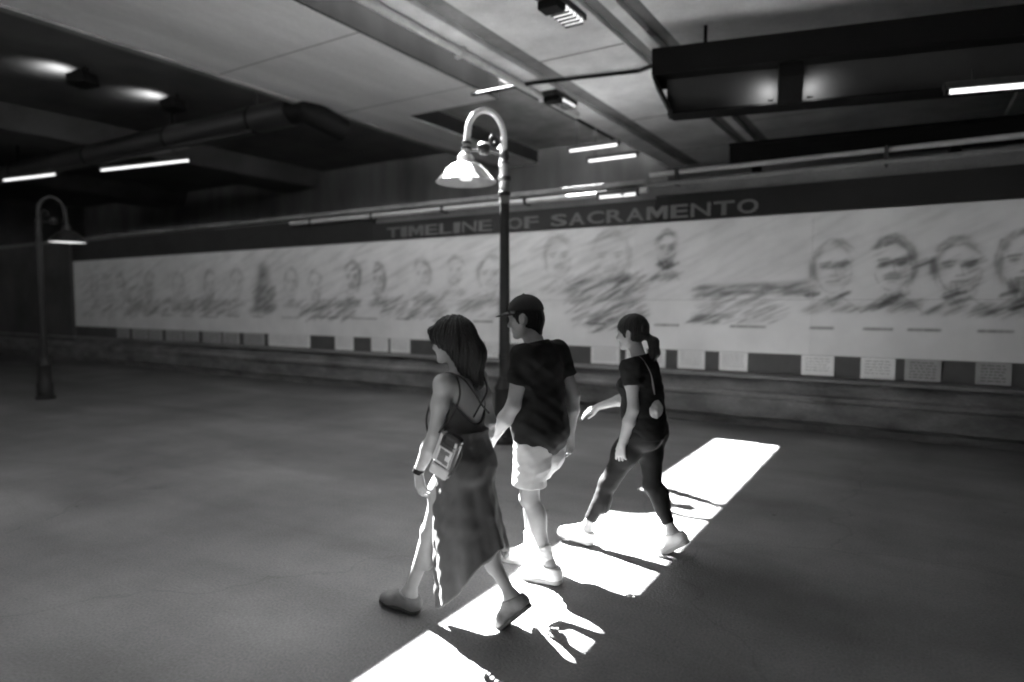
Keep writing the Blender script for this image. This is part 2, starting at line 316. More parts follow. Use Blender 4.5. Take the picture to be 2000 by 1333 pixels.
hatch(-8.0, 1.6, 1.5, 0.4, 110, 0.42, 22, 0.012, 0.3); hatch(-10.3, 1.55, 1.6, 0.4, 90, 0.4, 22, 0.014, 0.4); hatch(-15.5, 1.6, 4.5, 0.4, 160, 0.4, 18, 0.016, 0.5); hatch(-18.5, 1.9, 3.5, 1.2, 120, 0.35, 18, 0.016, 0.5); hatch(-6.4, 1.65, 0.9, 0.4, 50, 0.35, 24, 0.011, 0.3)
hatch(-3.0, 2.3, 7.5, 1.0, 260, 0.09, 24, 0.016, 0.7); hatch(-12, 2.2, 16, 1.2, 420, 0.13, 20, 0.018, 0.9)

sm = np.zeros_like(INK); NK = 4                                    # the whole drawing is brushed along one slant
for k in range(-NK, NK + 1):
    dx, dz = int(round(k * math.cos(R(24)) * 1.1)), int(round(k * math.sin(R(24)) * 1.1)); sm += np.roll(np.roll(INK, dx, 1), dz, 0)
INK = 0.55 * INK + 0.45 * sm / (2 * NK + 1)
INK = INK * (0.85 + 0.15 * np.clip((gx[None] + 14) / 10, 0, 1))
for x0, x1 in ((-1.18, -0.92), (-0.56, -0.26), (-0.08, 0.24), (0.62, 0.95), (1.4, 1.75), (2.3, 2.7), (3.1, 3.4), (4.0, 4.4), (-2.2, -1.75), (-3.3, -2.95), (-4.4, -4.1), (-6.6, -6.2), (-5.7, -5.5)): caption(x0, x1, 1.36, 0.8)
x = -18.0
while x < -7.2:
    w = rng.uniform(0.25, 0.7); caption(x, x + w, 1.36 + rng.uniform(-0.02, 0.02), 0.6); x += w + rng.uniform(0.2, 0.7)
for x, z, d in ((-1.16, 1.80, 0.85), (-0.80, 1.79, 0.75), (-0.33, 1.70, 0.9), (-0.20, 1.78, 0.6), (0.36, 1.80, 0.85), (1.0, 1.66, 0.9), (0.92, 1.80, 0.6), (-3.12, 2.22, 0.7), (-3.2, 2.27, 0.5), (0.05, 2.16, 0.75), (0.52, 2.17, 0.7), (0.28, 2.15, 0.45), (-0.33, 2.17, 0.55), (-0.16, 2.19, 0.6), (-1.0, 2.16, 0.45), (-0.82, 2.18, 0.4), (-0.3, 2.42, 0.55), (-3.85, 2.05, 0.5), (-9.5, 2.34, 0.5), (-8.85, 2.3, 0.45), (-12.25, 2.3, 0.5)):
    for k in range(5):                                            # the darkest accents: ties, brows, collars
        ox, oz = rng.normal(0, 0.030), rng.normal(0, 0.016); L = rng.uniform(0.03, 0.10); stroke(x + ox - L, z + oz - L * 0.42, x + ox + L, z + oz + L * 0.42, rng.uniform(0.008, 0.018), d * rng.uniform(0.3, 0.75))
mural = empty('timeline_mural', (-10, 9.32, 1.0)); tag(mural, 'long white mural of sketched portraits in panels, with a row of text plaques below', 'mural')
M_PRINT = printed('mural_print')
def ink_panel(name, i0, i1, j0, j1, thick, parent, y, tone, g0=0.002):
    """one board of the mural: a grid of the raster's own points with returned edges"""
    step = 1 if gx[i0] > -13 else 2
    ii = list(range(i0, i1, step)) + [i1]; jj = list(range(j0, j1, step)) + [j1]
    X = gx[ii].copy(); X[0] += g0; X[-1] -= g0; Z = gz[jj].copy(); Z[0] += g0; Z[-1] -= g0
    n, m = len(X), len(Z)
    V = np.empty((m, n, 3)); V[..., 0] = X[None]; V[..., 1] = y; V[..., 2] = Z[:, None]
    V = V.reshape(-1, 3); q = (np.arange(m - 1)[:, None] * n + np.arange(n - 1)[None]).ravel()
    Fs = np.stack([q, q + 1, q + n + 1, q + n], 1)
    b = len(V); ring = [0, n - 1, m * n - 1, (m - 1) * n]; back = V[ring].copy(); back[:, 1] += thick
    V = np.vstack([V, back]); faces = [tuple(f) for f in Fs.tolist()]
    edges = [list(range(0, n)), list(range(n - 1, m * n, n)), list(range(m * n - 1, (m - 1) * n - 1, -1)), list(range((m - 1) * n, -1, -n))]
    for k, e in enumerate(edges): faces.append(tuple(e[::-1] + [b + k, b + (k + 1) % 4]))
    o = mesh_obj(name, V.tolist(), faces, M_PRINT)
    ink = np.concatenate([(tone * (1 - 0.93 * INK[np.ix_(jj, ii)])).ravel(), np.full(4, tone)])
    at = o.data.attributes.new('ink', 'FLOAT', 'POINT'); at.data.foreach_set('value', ink.astype(np.float32))
    return under(o, parent)
jm = int(round((1.735 - MZ0) / ST)); cols = np.linspace(0, nx - 1, 12).astype(int)
for a, b in zip(cols, cols[1:]):
    ink_panel('panel', a, b, 0, jm, 0.02, mural, 9.318, 0.74 * rng.uniform(0.97, 1.03)); ink_panel('panel', a, b, jm, nz - 1, 0.02, mural, 9.318 + rng.uniform(-0.001, 0.001), 0.74 * rng.uniform(0.97, 1.03))
under(MB().box((-20.7, 9.322, 0.725), (MX1, 9.339, 0.998)).build('strip', M_STRIP), mural)
M_PLQ = mat('plaque_face', 0.74, 0.6, 0.08, 4); M_PLQG = mat('plaque_face_grey', 0.36, 0.6, 0.12, 6); M_TXT = mat('small_print', 0.16, 0.7)
plq = [(-18.43 + k * 0.78, -18.43 + k * 0.78 + 0.60 + 0.1 * (k % 2), 1) for k in range(8)]
plq += [(-12.11, -10.79, 0), (-10.03, -9.52, 0), (-9.03, -8.60, 0), (-8.53, -8.05, 0), (-7.35, -6.95, 0), (-6.35, -5.97, 0), (-5.45, -5.02, 0), (-4.33, -3.85, 0), (-3.75, -3.42, 0), (-3.31, -3.13, 0), (-2.946, -2.552, 0), (-2.351, -1.963, 0), (-1.28, -0.89, 0), (-0.586, -0.207, 0), (-0.109, 0.268, 1), (0.603, 0.941, 1), (1.3, 1.7, 0), (2.2, 2.6, 1), (3.2, 3.6, 0), (4.3, 4.8, 0)]
for a, b, gk in plq:
    p = under(MB().box((a, 9.304, 0.735 + rng.uniform(-0.006, 0.006)), (b, 9.321, 0.997)).build('plaque', M_PLQG if gk else M_PLQ, bevel=0.002), mural)
    t = MB()
    for r_ in range(6 if gk else 5):
        z = 0.955 - r_ * (0.036 if gk else 0.038); x = a + 0.05
        while x < b - 0.07:
            w = rng.uniform(0.02, 0.07); t.box((x, 9.3025, z), (min(x + w, b - 0.05), 9.3035, z + (0.013 if gk else 0.007))); x += w + 0.015
    tx = below(t.build('text_lines', M_TXT), p); tag(tx, kind='stuff')

# header board with its title
head = empty('header_sign', (-10, 9.3, 2.88)); tag(head, 'dark header board above the mural lettered TIMELINE OF SACRAMENTO', 'sign')
for k, (a, b) in enumerate(((-20.7, -14.0), (-14.0, -8.9), (-8.9, -3.3), (-3.3, MX1))):
    under(MB().box((a + 0.002, 9.285, 2.872), (b - 0.002, 9.338, (3.40, 3.38, 3.2, 3.24)[k])).build('board', M_HEADER if k < 3 else M_BLACKM, bevel=0.004), head)
LET = {}
bm_ = MB().prism([(0, 0), (0, 1), (0.27, 1), (0.5, 0.56), (0.73, 1), (1, 1), (1, 0), (0.79, 0), (0.79, 0.60), (0.5, 0.08), (0.21, 0.60), (0.21, 0)], 0.0, -1.0, 'y').build('letter', M_LETTER)
LET['M'] = bm_.data; bpy.data.objects.remove(bm_)
def letter(ch, x0, x1, z0, z1, y, m, parent):
    if ch not in LET:
        cu = bpy.data.curves.new('letter', 'FONT'); cu.body = ch; cu.extrude = 0.1; cu.offset = 0.006 if ch in 'MN' else 0.018; cu.resolution_u = 4
        t = bpy.data.objects.new('letter', cu); COL.objects.link(t); dg = bpy.context.evaluated_depsgraph_get()
        me = bpy.data.meshes.new_from_object(t.evaluated_get(dg)); bpy.data.objects.remove(t); bpy.data.curves.remove(cu)
        co = np.empty(len(me.vertices) * 3); me.vertices.foreach_get('co', co); co = co.reshape(-1, 3)
        co -= co.min(0); co /= co.max(0); me.vertices.foreach_set('co', np.stack([co[:, 0], -co[:, 2], co[:, 1]], 1).ravel()); me.materials.clear(); me.materials.append(m); me.update(); LET[ch] = me
    o = bpy.data.objects.new('letter', LET[ch]); COL.objects.link(o); o.location = (x0, y, z0); o.scale = (x1 - x0, 0.025, z1 - z0)
    return under(o, parent)
def word(txt, x0, x1, z0=2.905, z1=3.095):
    wd = {'I': 0.45, 'M': 1.15, 'E': 0.9, 'L': 0.9, 'F': 0.9}; tot = sum(wd.get(c, 1.0) for c in txt); u = (x1 - x0) / (tot + 0.16 * (len(txt) - 1)); x = x0
    for c in txt: w = wd.get(c, 1.0) * u; letter(c, x, x + w, z0, z1, 9.2855, M_LETTER, head); x += w + 0.16 * u
word('TIMELINE', -8.55, -6.17); word('OF', -5.86, -5.27); word('SACRAMENTO', -5.03, -1.86)
# ------------------------------------------------------------------ street lamps
def street_lamp(loc, rz, label, lit, pale=True):
    t = empty('street_lamp', loc, rz); tag(t, label, 'street lamp', 'street lamps along the underpass')
    M = mat('lamp_paint', 0.016, 0.5, 0.25, 9, spec=0.3); ME = mat('sunlit_pale', 0.55, 0.4, 0.12, 7) if pale else M  # gooseneck, fitter and bell paled to look sunlit; the far lamp stays dark
    MB().lathe([(0.0, 0), (0.17, 0), (0.17, 0.05), (0.14, 0.08), (0.145, 0.30), (0.125, 0.34), (0.115, 0.62), (0.13, 0.66), (0.10, 0.72), (0.075, 0.80), (0.0, 0.80)], seg=16).build('base', M, t, True)
    MB().lathe([(0.068, 0.78), (0.054, 2.87)], seg=24).build('pole', M, t, True)
    MB().lathe([(0.060, 2.86), (0.056, 3.34)], seg=24).build('sunlit_band', mat('sunlit_band_tone', 0.10, 0.45, 0.2, 9) if pale else M, t, True)  # paler band painted where sunlight strikes the pole
    for z in (1.05, 2.98, 3.16): MB().lathe([(0.055, -0.03), (0.072, -0.02), (0.074, 0.02), (0.055, 0.03)], (0, 0, z), 24).build('collar', M, t, True)
    MB().lathe([(0.0, 3.52), (0.03, 3.50), (0.055, 3.45), (0.06, 3.40), (0.045, 3.36), (0.062, 3.345), (0.062, 3.33), (0.0, 3.33)], seg=20).build('finial', M, t, True)
    arc_ = [(-0.03, 0, 3.30), (-0.01, 0, 3.50)] + [(-0.24 + 0.235 * math.cos(R(a)), 0, 3.62 + 0.30 * math.sin(R(a))) for a in range(0, 181, 12)] + [(-0.49, 0, 3.52), (-0.50, 0, 3.46)]
    MB().tube(arc_, 0.036, 16).build('gooseneck', ME, t, True)
    for z, rr in ((3.52, 0.055), (3.46, 0.062)): MB().lathe([(0.03, -0.014), (rr, -0.012), (rr, 0.012), (0.03, 0.014)], (-0.49, 0, z), 24).build('collar', M, t, True)
    # bracket and scroll between pole and stem
    MB().tube([(-0.03, 0, 3.42), (-0.22, 0, 3.455), (-0.47, 0, 3.44)], 0.016, 10).build('brace', M, t, True)
    sp = [(-0.14 + (0.11 - 0.0105 * k) * math.cos(R(-60 + 42 * k)), 0, 3.58 + (0.11 - 0.0105 * k) * math.sin(R(-60 + 42 * k))) for k in range(10)]
    MB().tube(sp, 0.012, 8).build('scroll', M, t, True)
    MB().lathe([(0.0, -0.07), (0.05, -0.065), (0.075, -0.02), (0.075, 0.05), (0.05, 0.075), (0.0, 0.08)], (-0.27, 0, 3.47), 20).build('ballast_pot', M, t, True)
    MB().lathe([(0.036, 3.46), (0.05, 3.40), (0.085, 3.375), (0.09, 3.30), (0.10, 3.285)], (-0.50, 0, 0), 32).build('fitter', ME, t, True)
    sh = [(0.06, 3.305), (0.11, 3.292), (0.17, 3.262), (0.235, 3.205), (0.285, 3.145), (0.325, 3.098), (0.35, 3.075), (0.343, 3.066), (0.315, 3.085), (0.275, 3.13), (0.225, 3.188), (0.165, 3.243), (0.09, 3.275), (0.06, 3.28)]
    o = MB().lathe(sh, (-0.50, 0, 0), 56).build('shade', ME, t, True)
    b = MB().lathe([(0.0, 3.09), (0.06, 3.095), (0.085, 3.13), (0.07, 3.19), (0.045, 3.24), (0.0, 3.25)], (-0.50, 0, 0), 24).build('bulb', glow('bulb_glass_lit' if lit else 'bulb_glass', lit or 0.02), t, True)
    if lit: MB().lathe([(0.0, 3.078), (0.33, 3.078), (0.33, 3.082), (0.0, 3.09)], (-0.50, 0, 0), 40).build('diffuser', glow('diffuser_lit', 0.022), t)
    return t
street_lamp((-4.20, 6.58, 0), R(60), 'dark gooseneck street lamp with its bell shade catching the sun', 0.0)
street_lamp((-12.95, 5.30, 0), R(-90), 'dark gooseneck street lamp in deep shade before the left end of the mural', 0.25, False).scale = (0.9, 0.9, 0.9)

# ------------------------------------------------------------------ lights and services overhead
def strip_light(name, a, b, e, label, drop=0.0, group='strip lights under the bridges'):
    a, b = Vector(a), Vector(b); d = (b - a); L = d.length; t = empty(name, (a + b) / 2, math.atan2(d.y, d.x)); tag(t, label, 'strip light', group)
    MB().box((-L / 2 - 0.03, -0.05, 0.018), (L / 2 + 0.03, 0.05, 0.085), bevel=0.008).build('housing', M_DARK, t)
    MB().tube([(-L / 2, 0, 0.0), (L / 2, 0, 0.0)], 0.024, 12).build('tube', glow('tube_' + name + str(e), e), t, True)
    for s in (-1, 1): MB().box((s * L / 2 - 0.02, -0.03, -0.03), (s * L / 2 + 0.02, 0.03, 0.02)).build('end_cap', M_DARK, t)
    if drop:
        for s in (-0.35, 0.35): MB().tube([(s * L, 0, 0.08), (s * L, 0, drop)], 0.008, 6).build('hanger', M_DARK, t)
    return t
strip_light('strip_light', (-17.5, 8.6, 5.0), (-14.5, 9.1, 5.0), 0.04, 'bright strip light hung below the dark duct, beyond the floodlights', 1.18)
strip_light('strip_light', (-21.2, 7.9, 5.0), (-19.0, 8.25, 5.0), 0.04, 'bright strip light at the far dark end of the underpass', 1.18)
strip_light('strip_light', (0.18, 7.95, 3.80), (1.6, 8.3, 3.80), 0.06, 'bright strip light under the hanging black light box', 0.21)
strip_light('strip_light', (-6.3, 12.4, 4.86), (-5.2, 12.4, 4.86), 0.05, 'bright strip light behind the wall, under the recessed panel', 1.09)
strip_light('strip_light', (-6.1, 12.9, 4.72), (-5.0, 12.9, 4.72), 0.05, 'bright strip light further behind the wall, near the abutment', 1.22)
strip_light('strip_light', (-4.17, 9.2, 3.29), (-3.55, 9.2, 3.29), 0.03, 'short strip light over the lettered header board', 0.0)

def louver_light(loc, e, label):
    t = empty('louver_light', loc); tag(t, label, 'ceiling light', 'louvered lights on the slab')
    MB().box((-0.13, -0.38, 0.03), (0.13, 0.38, 0.10), bevel=0.01).build('housing', M_DARK, t)
    MB().box((-0.12, -0.34, -0.06), (0.12, -0.14, 0.03), bevel=0.01).build('gear_box', M_BLACK, t)
    for k in range(5): MB().box((-0.11, -0.10 + k * 0.088, -0.005), (0.11, -0.04 + k * 0.088, 0.028)).build('lamp_slat', glow('slat_glow%g' % e, e), t)
    for k in range(6): MB().box((-0.115, -0.128 + k * 0.088, -0.03), (0.115, -0.118 + k * 0.088, 0.03)).build('louver', M_DARK, t)
    return t
louver_light((-3.47, 6.62, ZR - 0.10), 0.03, 'small louvered ceiling light on the slab, ahead of the thin cross conduit')
louver_light((-5.0, 9.5, ZR - 0.10), 0.03, 'small louvered light added on the slab edge, standing in for sunlit streaks')  # added glow in place of sunlit streaks along the slab edge

def flood(loc, label):
    t = empty('floodlight', loc, R(205)); tag(t, label, 'floodlight', 'floodlights on the dark bay ceiling')
    MB().prism([(-0.18, -0.12), (0.16, -0.16), (0.20, 0.02), (-0.12, 0.12)], -0.22, 0.22, 'y').build('housing', M_BLACK, t, bevel=0.02)
    MB().prism([(0.205, -0.15), (0.212, -0.15), (0.222, 0.03), (0.212, 0.03)], -0.19, 0.19, 'y').build('lens', mat('dark_glass', 0.02, 0.3), t)
    MB().box((-0.10, -0.03, 0.05), (-0.05, 0.03, 0.205)).build('stem', M_BLACK, t)
    l = bpy.data.lights.new('flood_lamp', 'SPOT'); l.energy = 1.5; l.spot_size = R(125); l.spot_blend = 0.8; l.shadow_soft_size = 0.12
    lo = bpy.data.objects.new('flood_lamp', l); COL.objects.link(lo); lo.parent = t; lo.location = (0.46, 0, -0.13); lo.rotation_euler = Vector((0.35, 0, 1)).to_track_quat('-Z', 'Y').to_euler()
    return t
flood((-13.7, 4.85, 6.0), 'black floodlight lighting the dark ceiling, first of its row from the open floor'); flood((-13.75, 6.5, 6.0), 'black floodlight lighting the dark ceiling, middle one of its row'); flood((-13.85, 8.35, 6.0), 'black floodlight lighting the dark ceiling, last of its row before the duct')

duct = empty('duct', (-16, 8.6, 5.3)); tag(duct, 'long dark round duct hung below the bay ceiling on the left', 'duct')
under(MB().tube([(-30, 8.45, 5.42), (-10.5, 8.75, 5.42)], 0.27, 28).build('duct_pipe', M_DARK, smooth=True), duct)
under(MB().tube([(-30, 8.2, 5.12), (-11.5, 8.5, 5.12)], 0.045, 12).build('conduit', M_DARK, smooth=True), duct)
for x in (-26, -22, -18, -14.5, -11.6):
    y = 8.45 + (x + 30) / 19.5 * 0.3
    under(MB().tube([(x - 0.03, y, 5.42), (x + 0.03, y, 5.42)], 0.285, 28).build('band', M_BLACK, smooth=True), duct); under(MB().box((x - 0.02, y - 0.02, 5.65), (x + 0.02, y + 0.02, 6.21)).build('hanger', M_BLACK), duct)
under(MB().tube([(-10.55, 8.75, 5.42), (-10.2, 8.8, 5.40), (-10.05, 9.05, 5.30), (-10.05, 9.6, 5.2)], 0.24, 24).build('elbow', M_BLACK, smooth=True), duct)

gp = empty('drain_pipe', (XR, 3, ZR)); tag(gp, 'pale pipe running along the slab edge beside the sunlit slot', 'pipe')
under(MB().tube([(XR + 0.15, -20, ZR - 0.06), (XR + 0.15, 10.42, ZR - 0.06)], 0.055, 16).build('pipe_run', M_PIPE, smooth=True), gp)
for k in range(12): under(MB().box((XR + 0.08, -15 + k * 2.2, ZR - 0.13), (XR + 0.22, -14.95 + k * 2.2, ZR + 0.002), bevel=0.006).build('bracket', M_PIPE), gp)
tp = MB().tube([(-6.1, 8.6, 4.98), (-4.95, 8.6, 4.965), (-3.45, 8.95, 4.965), (-2.86, 8.0, 4.66)], 0.028, 10).build('conduit', M_BLACK, smooth=True)
tag(tp, 'thin dark conduit crossing the slab soffit to the hanging black box', 'conduit')
hp = empty('wall_pipe', (-7, 9.2, 3.3)); tag(hp, 'pale pipe running along the wall top above the header board', 'pipe')
under(MB().tube([(-11.2, 9.22, 3.335), (-3.4, 9.22, 3.335)], 0.042, 14).build('pipe_run', M_PIPE, smooth=True), hp)
for k in range(5): under(MB().box((-10.6 + k * 1.7, 9.17, 3.28), (-10.55 + k * 1.7, 9.338, 3.385)).build('bracket', M_DARK), hp)

# hanging light box on the right, turned a little from the wall
lb2 = empty('light_box', (-2.80, 7.70, 0), R(13.5)); tag(lb2, 'large black hanging box with an open lit trough and a bracket, under the slab', 'light box')
MB().box((0, -0.10, 4.40), (9.5, 0.50, 4.71), bevel=0.01).build('hood', M_BLACK, lb2)
MB().prism([(0.12, 4.395), (0.50, 4.395), (0.50, 4.02), (0.30, 4.02)], 0.16, 9.48).build('back_panel', mat('trough_panel', 0.035, 0.7, 0.25, 2, spec=0.2), lb2)
MB().prism([(0.0, 4.398), (0.20, 4.0), (0.24, 4.0), (0.04, 4.398)], -0.06, 0.49, 'y').build('end_plate', M_BLACK, lb2)
MB().box((0.22, 0.16, 3.995), (9.47, 0.50, 4.018)).build('bottom_lip', M_BLACK, lb2)
for x in (1.42, 5.2): MB().prism([(0.18, 4.398), (-0.02, 4.398), (-0.02, 4.25), (0.12, 3.97), (0.26, 3.97)], x, x + 0.26).build('bracket', M_BLACK, lb2)
for x in (1.34, 1.76, 5.12, 5.54):
    MB().tube([(x - 0.03, 0.10, 4.03), (x + 0.03, 0.10, 4.03)], 0.014, 10).build('lamp', M_BLACK, lb2, True)
    l = bpy.data.lights.new('trough_lamp', 'SPOT'); l.energy = 0.30; l.shadow_soft_size = 0.05; l.spot_size = R(150); l.spot_blend = 1.0
    lo = bpy.data.objects.new('trough_lamp', l); COL.objects.link(lo); lo.parent = lb2; lo.location = (x, 0.06, 4.09); lo.rotation_euler = Vector((0.3 if x in (1.76, 5.54) else -0.3, 1, 0.1)).to_track_quat('-Z', 'Y').to_euler()
for x in (0.6, 4, 8): MB().tube([(x, 0.2, 4.70), (x, 0.2, ZR + 0.003)], 0.02, 8).build('hanger', M_BLACK, lb2)

sb = empty('steel_beam', (-2.3, 9.45, 0), R(6)); tag(sb, 'black steel beam lying along the wall top to the right of the lettering', 'beam')
MB().box((0, 0, 3.62), (8.2, 0.24, 3.86), bevel=0.006).build('web', M_BLACK, sb)
MB().box((0.0, -0.06, 3.862), (8.2, 0.3, 3.90)).build('flange', M_BLACK, sb)
for x in (0.3, 2.6, 5.0, 7.4): MB().box((x, 0.03, 3.40), (x + 0.12, 0.2, 3.618)).build('foot', M_BLACK, sb)
rp = empty('wall_rail', (-3, 9.2, 0)); tag(rp, 'pair of grey pipes along the wall top under the black steel beam', 'pipe')
for z, y in ((3.56, 9.3), (3.40, 9.22)): under(MB().tube([(-3.4, y, z), (8, y, z)], 0.035, 12).build('pipe_run', M_PIPE if z > 3.5 else M_CONCM, smooth=True), rp)
for x in (-3.0, -0.4, 2.2, 4.8): under(MB().box((x, 9.2, 3.36), (x + 0.04, 9.345, 3.6)).build('bracket', M_DARK), rp)
# ------------------------------------------------------------------ people: smooth signed-distance bodies meshed with surface nets
V3 = lambda *a: np.array(a, dtype=np.float64)
def unit(v): v = np.asarray(v, float); return v / (np.linalg.norm(v) + 1e-12)
class Field:
    def __init__(s, lo, hi, h):
        s.h = h; s.lo = np.array(lo, float); n = np.ceil((np.array(hi) - s.lo) / h).astype(int) + 1; s.n = n
        s.ax = [(s.lo[k] + np.arange(n[k]) * h).astype(np.float32) for k in range(3)]
        s.D = np.full(tuple(n), 0.3, np.float32)
    def sub(s, lo, hi):
        sl = []
        for k in range(3):
            a = int(max(0, math.floor((lo[k] - s.lo[k]) / s.h))); b = int(min(s.n[k], math.ceil((hi[k] - s.lo[k]) / s.h) + 1)); sl.append(slice(a, max(a, b)))
        P = [s.ax[0][sl[0]][:, None, None], s.ax[1][sl[1]][None, :, None], s.ax[2][sl[2]][None, None, :]]
        return tuple(sl), P
    def join(s, sl, d, k):
        A = s.D[sl]
        if A.size == 0: return
        if k <= 0: np.minimum(A, d, out=A); return
        t = np.clip(0.5 + 0.5 * (A - d) / k, 0, 1); A[:] = A + (d - A) * t - k * t * (1 - t)
    def cone(s, a, b, ra, rb, k=0.02):
        a, b = np.array(a, float), np.array(b, float); r = max(ra, rb) + k * 1.5 + 4 * s.h
        sl, P = s.sub(np.minimum(a, b) - r, np.maximum(a, b) + r); v = b - a; L = v @ v + 1e-9
        q = [P[i] - a[i] for i in range(3)]; t = np.clip((q[0] * v[0] + q[1] * v[1] + q[2] * v[2]) / L, 0, 1)
        d = np.sqrt((q[0] - t * v[0]) ** 2 + (q[1] - t * v[1]) ** 2 + (q[2] - t * v[2]) ** 2) - (ra + (rb - ra) * t)
        s.join(sl, d, k)
    def ell(s, c, r, k=0.02, ax=None, neg=False):
        """ellipsoid; ax = rows of the local frame (forward, left, up)"""
        c = np.array(c, float); ax = np.eye(3) if ax is None else np.array(ax); R_ = max(r) + k * 1.5 + 4 * s.h
        sl, P = s.sub(c - R_, c + R_); q = [P[i] - c[i] for i in range(3)]
        u = [q[0] * ax[j][0] + q[1] * ax[j][1] + q[2] * ax[j][2] for j in range(3)]
        k0 = np.sqrt(sum((u[j] / r[j]) ** 2 for j in range(3))); k1 = np.sqrt(sum((u[j] / r[j] ** 2) ** 2 for j in range(3))) + 1e-9
        d = k0 * (k0 - 1) / k1
        if neg:
            A = s.D[sl]; t = np.clip(0.5 - 0.5 * (A + d) / max(k, 1e-4), 0, 1); A[:] = A + (-d - A) * t + k * t * (1 - t)
        else: s.join(sl, d, k)
    def plane(s, c, n):
        n = unit(n); P = [s.ax[0][:, None, None], s.ax[1][None, :, None], s.ax[2][None, None, :]]
        np.maximum(s.D, ((P[0] - c[0]) * n[0] + (P[1] - c[1]) * n[1] + (P[2] - c[2]) * n[2]).astype(np.float32), out=s.D)
    def apply(s, fn):
        P = [s.ax[0][:, None, None], s.ax[1][None, :, None], s.ax[2][None, None, :]]; s.D = np.asarray(fn(s.D, *P), np.float32)
    def mesh(s, name, m, parent=None, smooth=2):
        D = s.D; I = D < 0; n = D.shape
        c = np.zeros(tuple(k - 1 for k in n), np.uint8)
        for dx in (0, 1):
            for dy in (0, 1):
                for dz in (0, 1): c += I[dx:n[0] - 1 + dx, dy:n[1] - 1 + dy, dz:n[2] - 1 + dz]
        act = (c > 0) & (c < 8); idx = np.full(act.shape, -1, np.int64); cells = np.argwhere(act); idx[act] = np.arange(len(cells))
        acc = np.zeros((len(cells), 3)); cnt = np.zeros(len(cells))
        cor = [(0, 0, 0), (1, 0, 0), (0, 1, 0), (1, 1, 0), (0, 0, 1), (1, 0, 1), (0, 1, 1), (1, 1, 1)]
        vals = [D[cells[:, 0] + a, cells[:, 1] + b, cells[:, 2] + e] for a, b, e in cor]
        for p in range(8):
            for q in range(p + 1, 8):
                df = [cor[q][t] - cor[p][t] for t in range(3)]
                if sum(abs(x) for x in df) != 1: continue
                mk = (vals[p] < 0) != (vals[q] < 0); t = np.where(mk, vals[p] / np.where(mk, vals[p] - vals[q], 1), 0)
                pt = np.array(cor[p])[None] + t[:, None] * np.array(df)[None]; acc[mk] += pt[mk]; cnt[mk] += 1
        V = s.lo + (cells + acc / cnt[:, None]) * s.h
        quads = []
        for k in range(3):
            sl0 = [slice(None)] * 3; sl1 = [slice(None)] * 3; sl0[k] = slice(0, n[k] - 1); sl1[k] = slice(1, n[k])
            a, b = I[tuple(sl0)], I[tuple(sl1)]; e = np.argwhere(a != b); e = e[np.all(e > 0, axis=1)]
            u, w = (k + 1) % 3, (k + 2) % 3; lim = [m_ - 1 for m_ in n]; e = e[(e[:, u] < lim[u]) & (e[:, w] < lim[w])]
            fl = a[e[:, 0], e[:, 1], e[:, 2]]; o = np.eye(3, dtype=int)
            g = lambda d_: idx[(e - d_)[:, 0], (e - d_)[:, 1], (e - d_)[:, 2]]
            Q = np.stack([g(o[u] + o[w]), g(o[w]), g(0 * o[u]), g(o[u])], 1); Q[~fl] = Q[~fl][:, ::-1]; quads.append(Q)
        Q = np.vstack(quads); Q = Q[np.all(Q >= 0, axis=1)]
        for _ in range(smooth):                                   # light relaxation takes the voxel steps out
            sm = np.zeros_like(V); ct = np.zeros(len(V))
            for k in range(4): np.add.at(sm, Q[:, k], V[Q[:, (k + 1) % 4]]); np.add.at(ct, Q[:, k], 1); np.add.at(sm, Q[:, k], V[Q[:, (k + 3) % 4]]); np.add.at(ct, Q[:, k], 1)
            V = V * 0.5 + 0.5 * sm / np.maximum(ct, 1)[:, None]
        me = bpy.data.meshes.new(name); me.vertices.add(len(V)); me.vertices.foreach_set('co', V.astype(np.float32).ravel())
        me.loops.add(len(Q) * 4); me.loops.foreach_set('vertex_index', Q.astype(np.int32).ravel())
        me.polygons.add(len(Q)); me.polygons.foreach_set('loop_start', (np.arange(len(Q)) * 4).astype(np.int32)); me.polygons.foreach_set('use_smooth', np.ones(len(Q), bool))
        me.update(calc_edges=True); me.validate(); me.materials.append(m)
        o = bpy.data.objects.new(name, me); COL.objects.link(o)
        if parent: under(o, parent)
        return o
def frame(f, up=(0, 0, 1)):
    f = unit(f); l = unit(np.cross(up, f)); return np.array([f, l, np.cross(f, l)])
def folds(seed, amp, wl, direc=(0.25, 0.1, 1)):
    r = np.random.default_rng(seed); W = []
    for k in range(5):
        d = unit(np.array(direc) + r.normal(0, 0.55, 3)); W.append((d * 2 * math.pi / (wl * r.uniform(0.7, 1.6)), r.uniform(0, 6.28), r.uniform(0.5, 1)))
    def fn(D, x, y, z):
        s = 0
        for d, ph, a in W: s = s + a * np.sin(d[0] * x + d[1] * y + d[2] * z + ph + 1.3 * np.sin(9 * x + 7 * y + 5 * z + ph))
        return D + amp * s / 3
    return fn
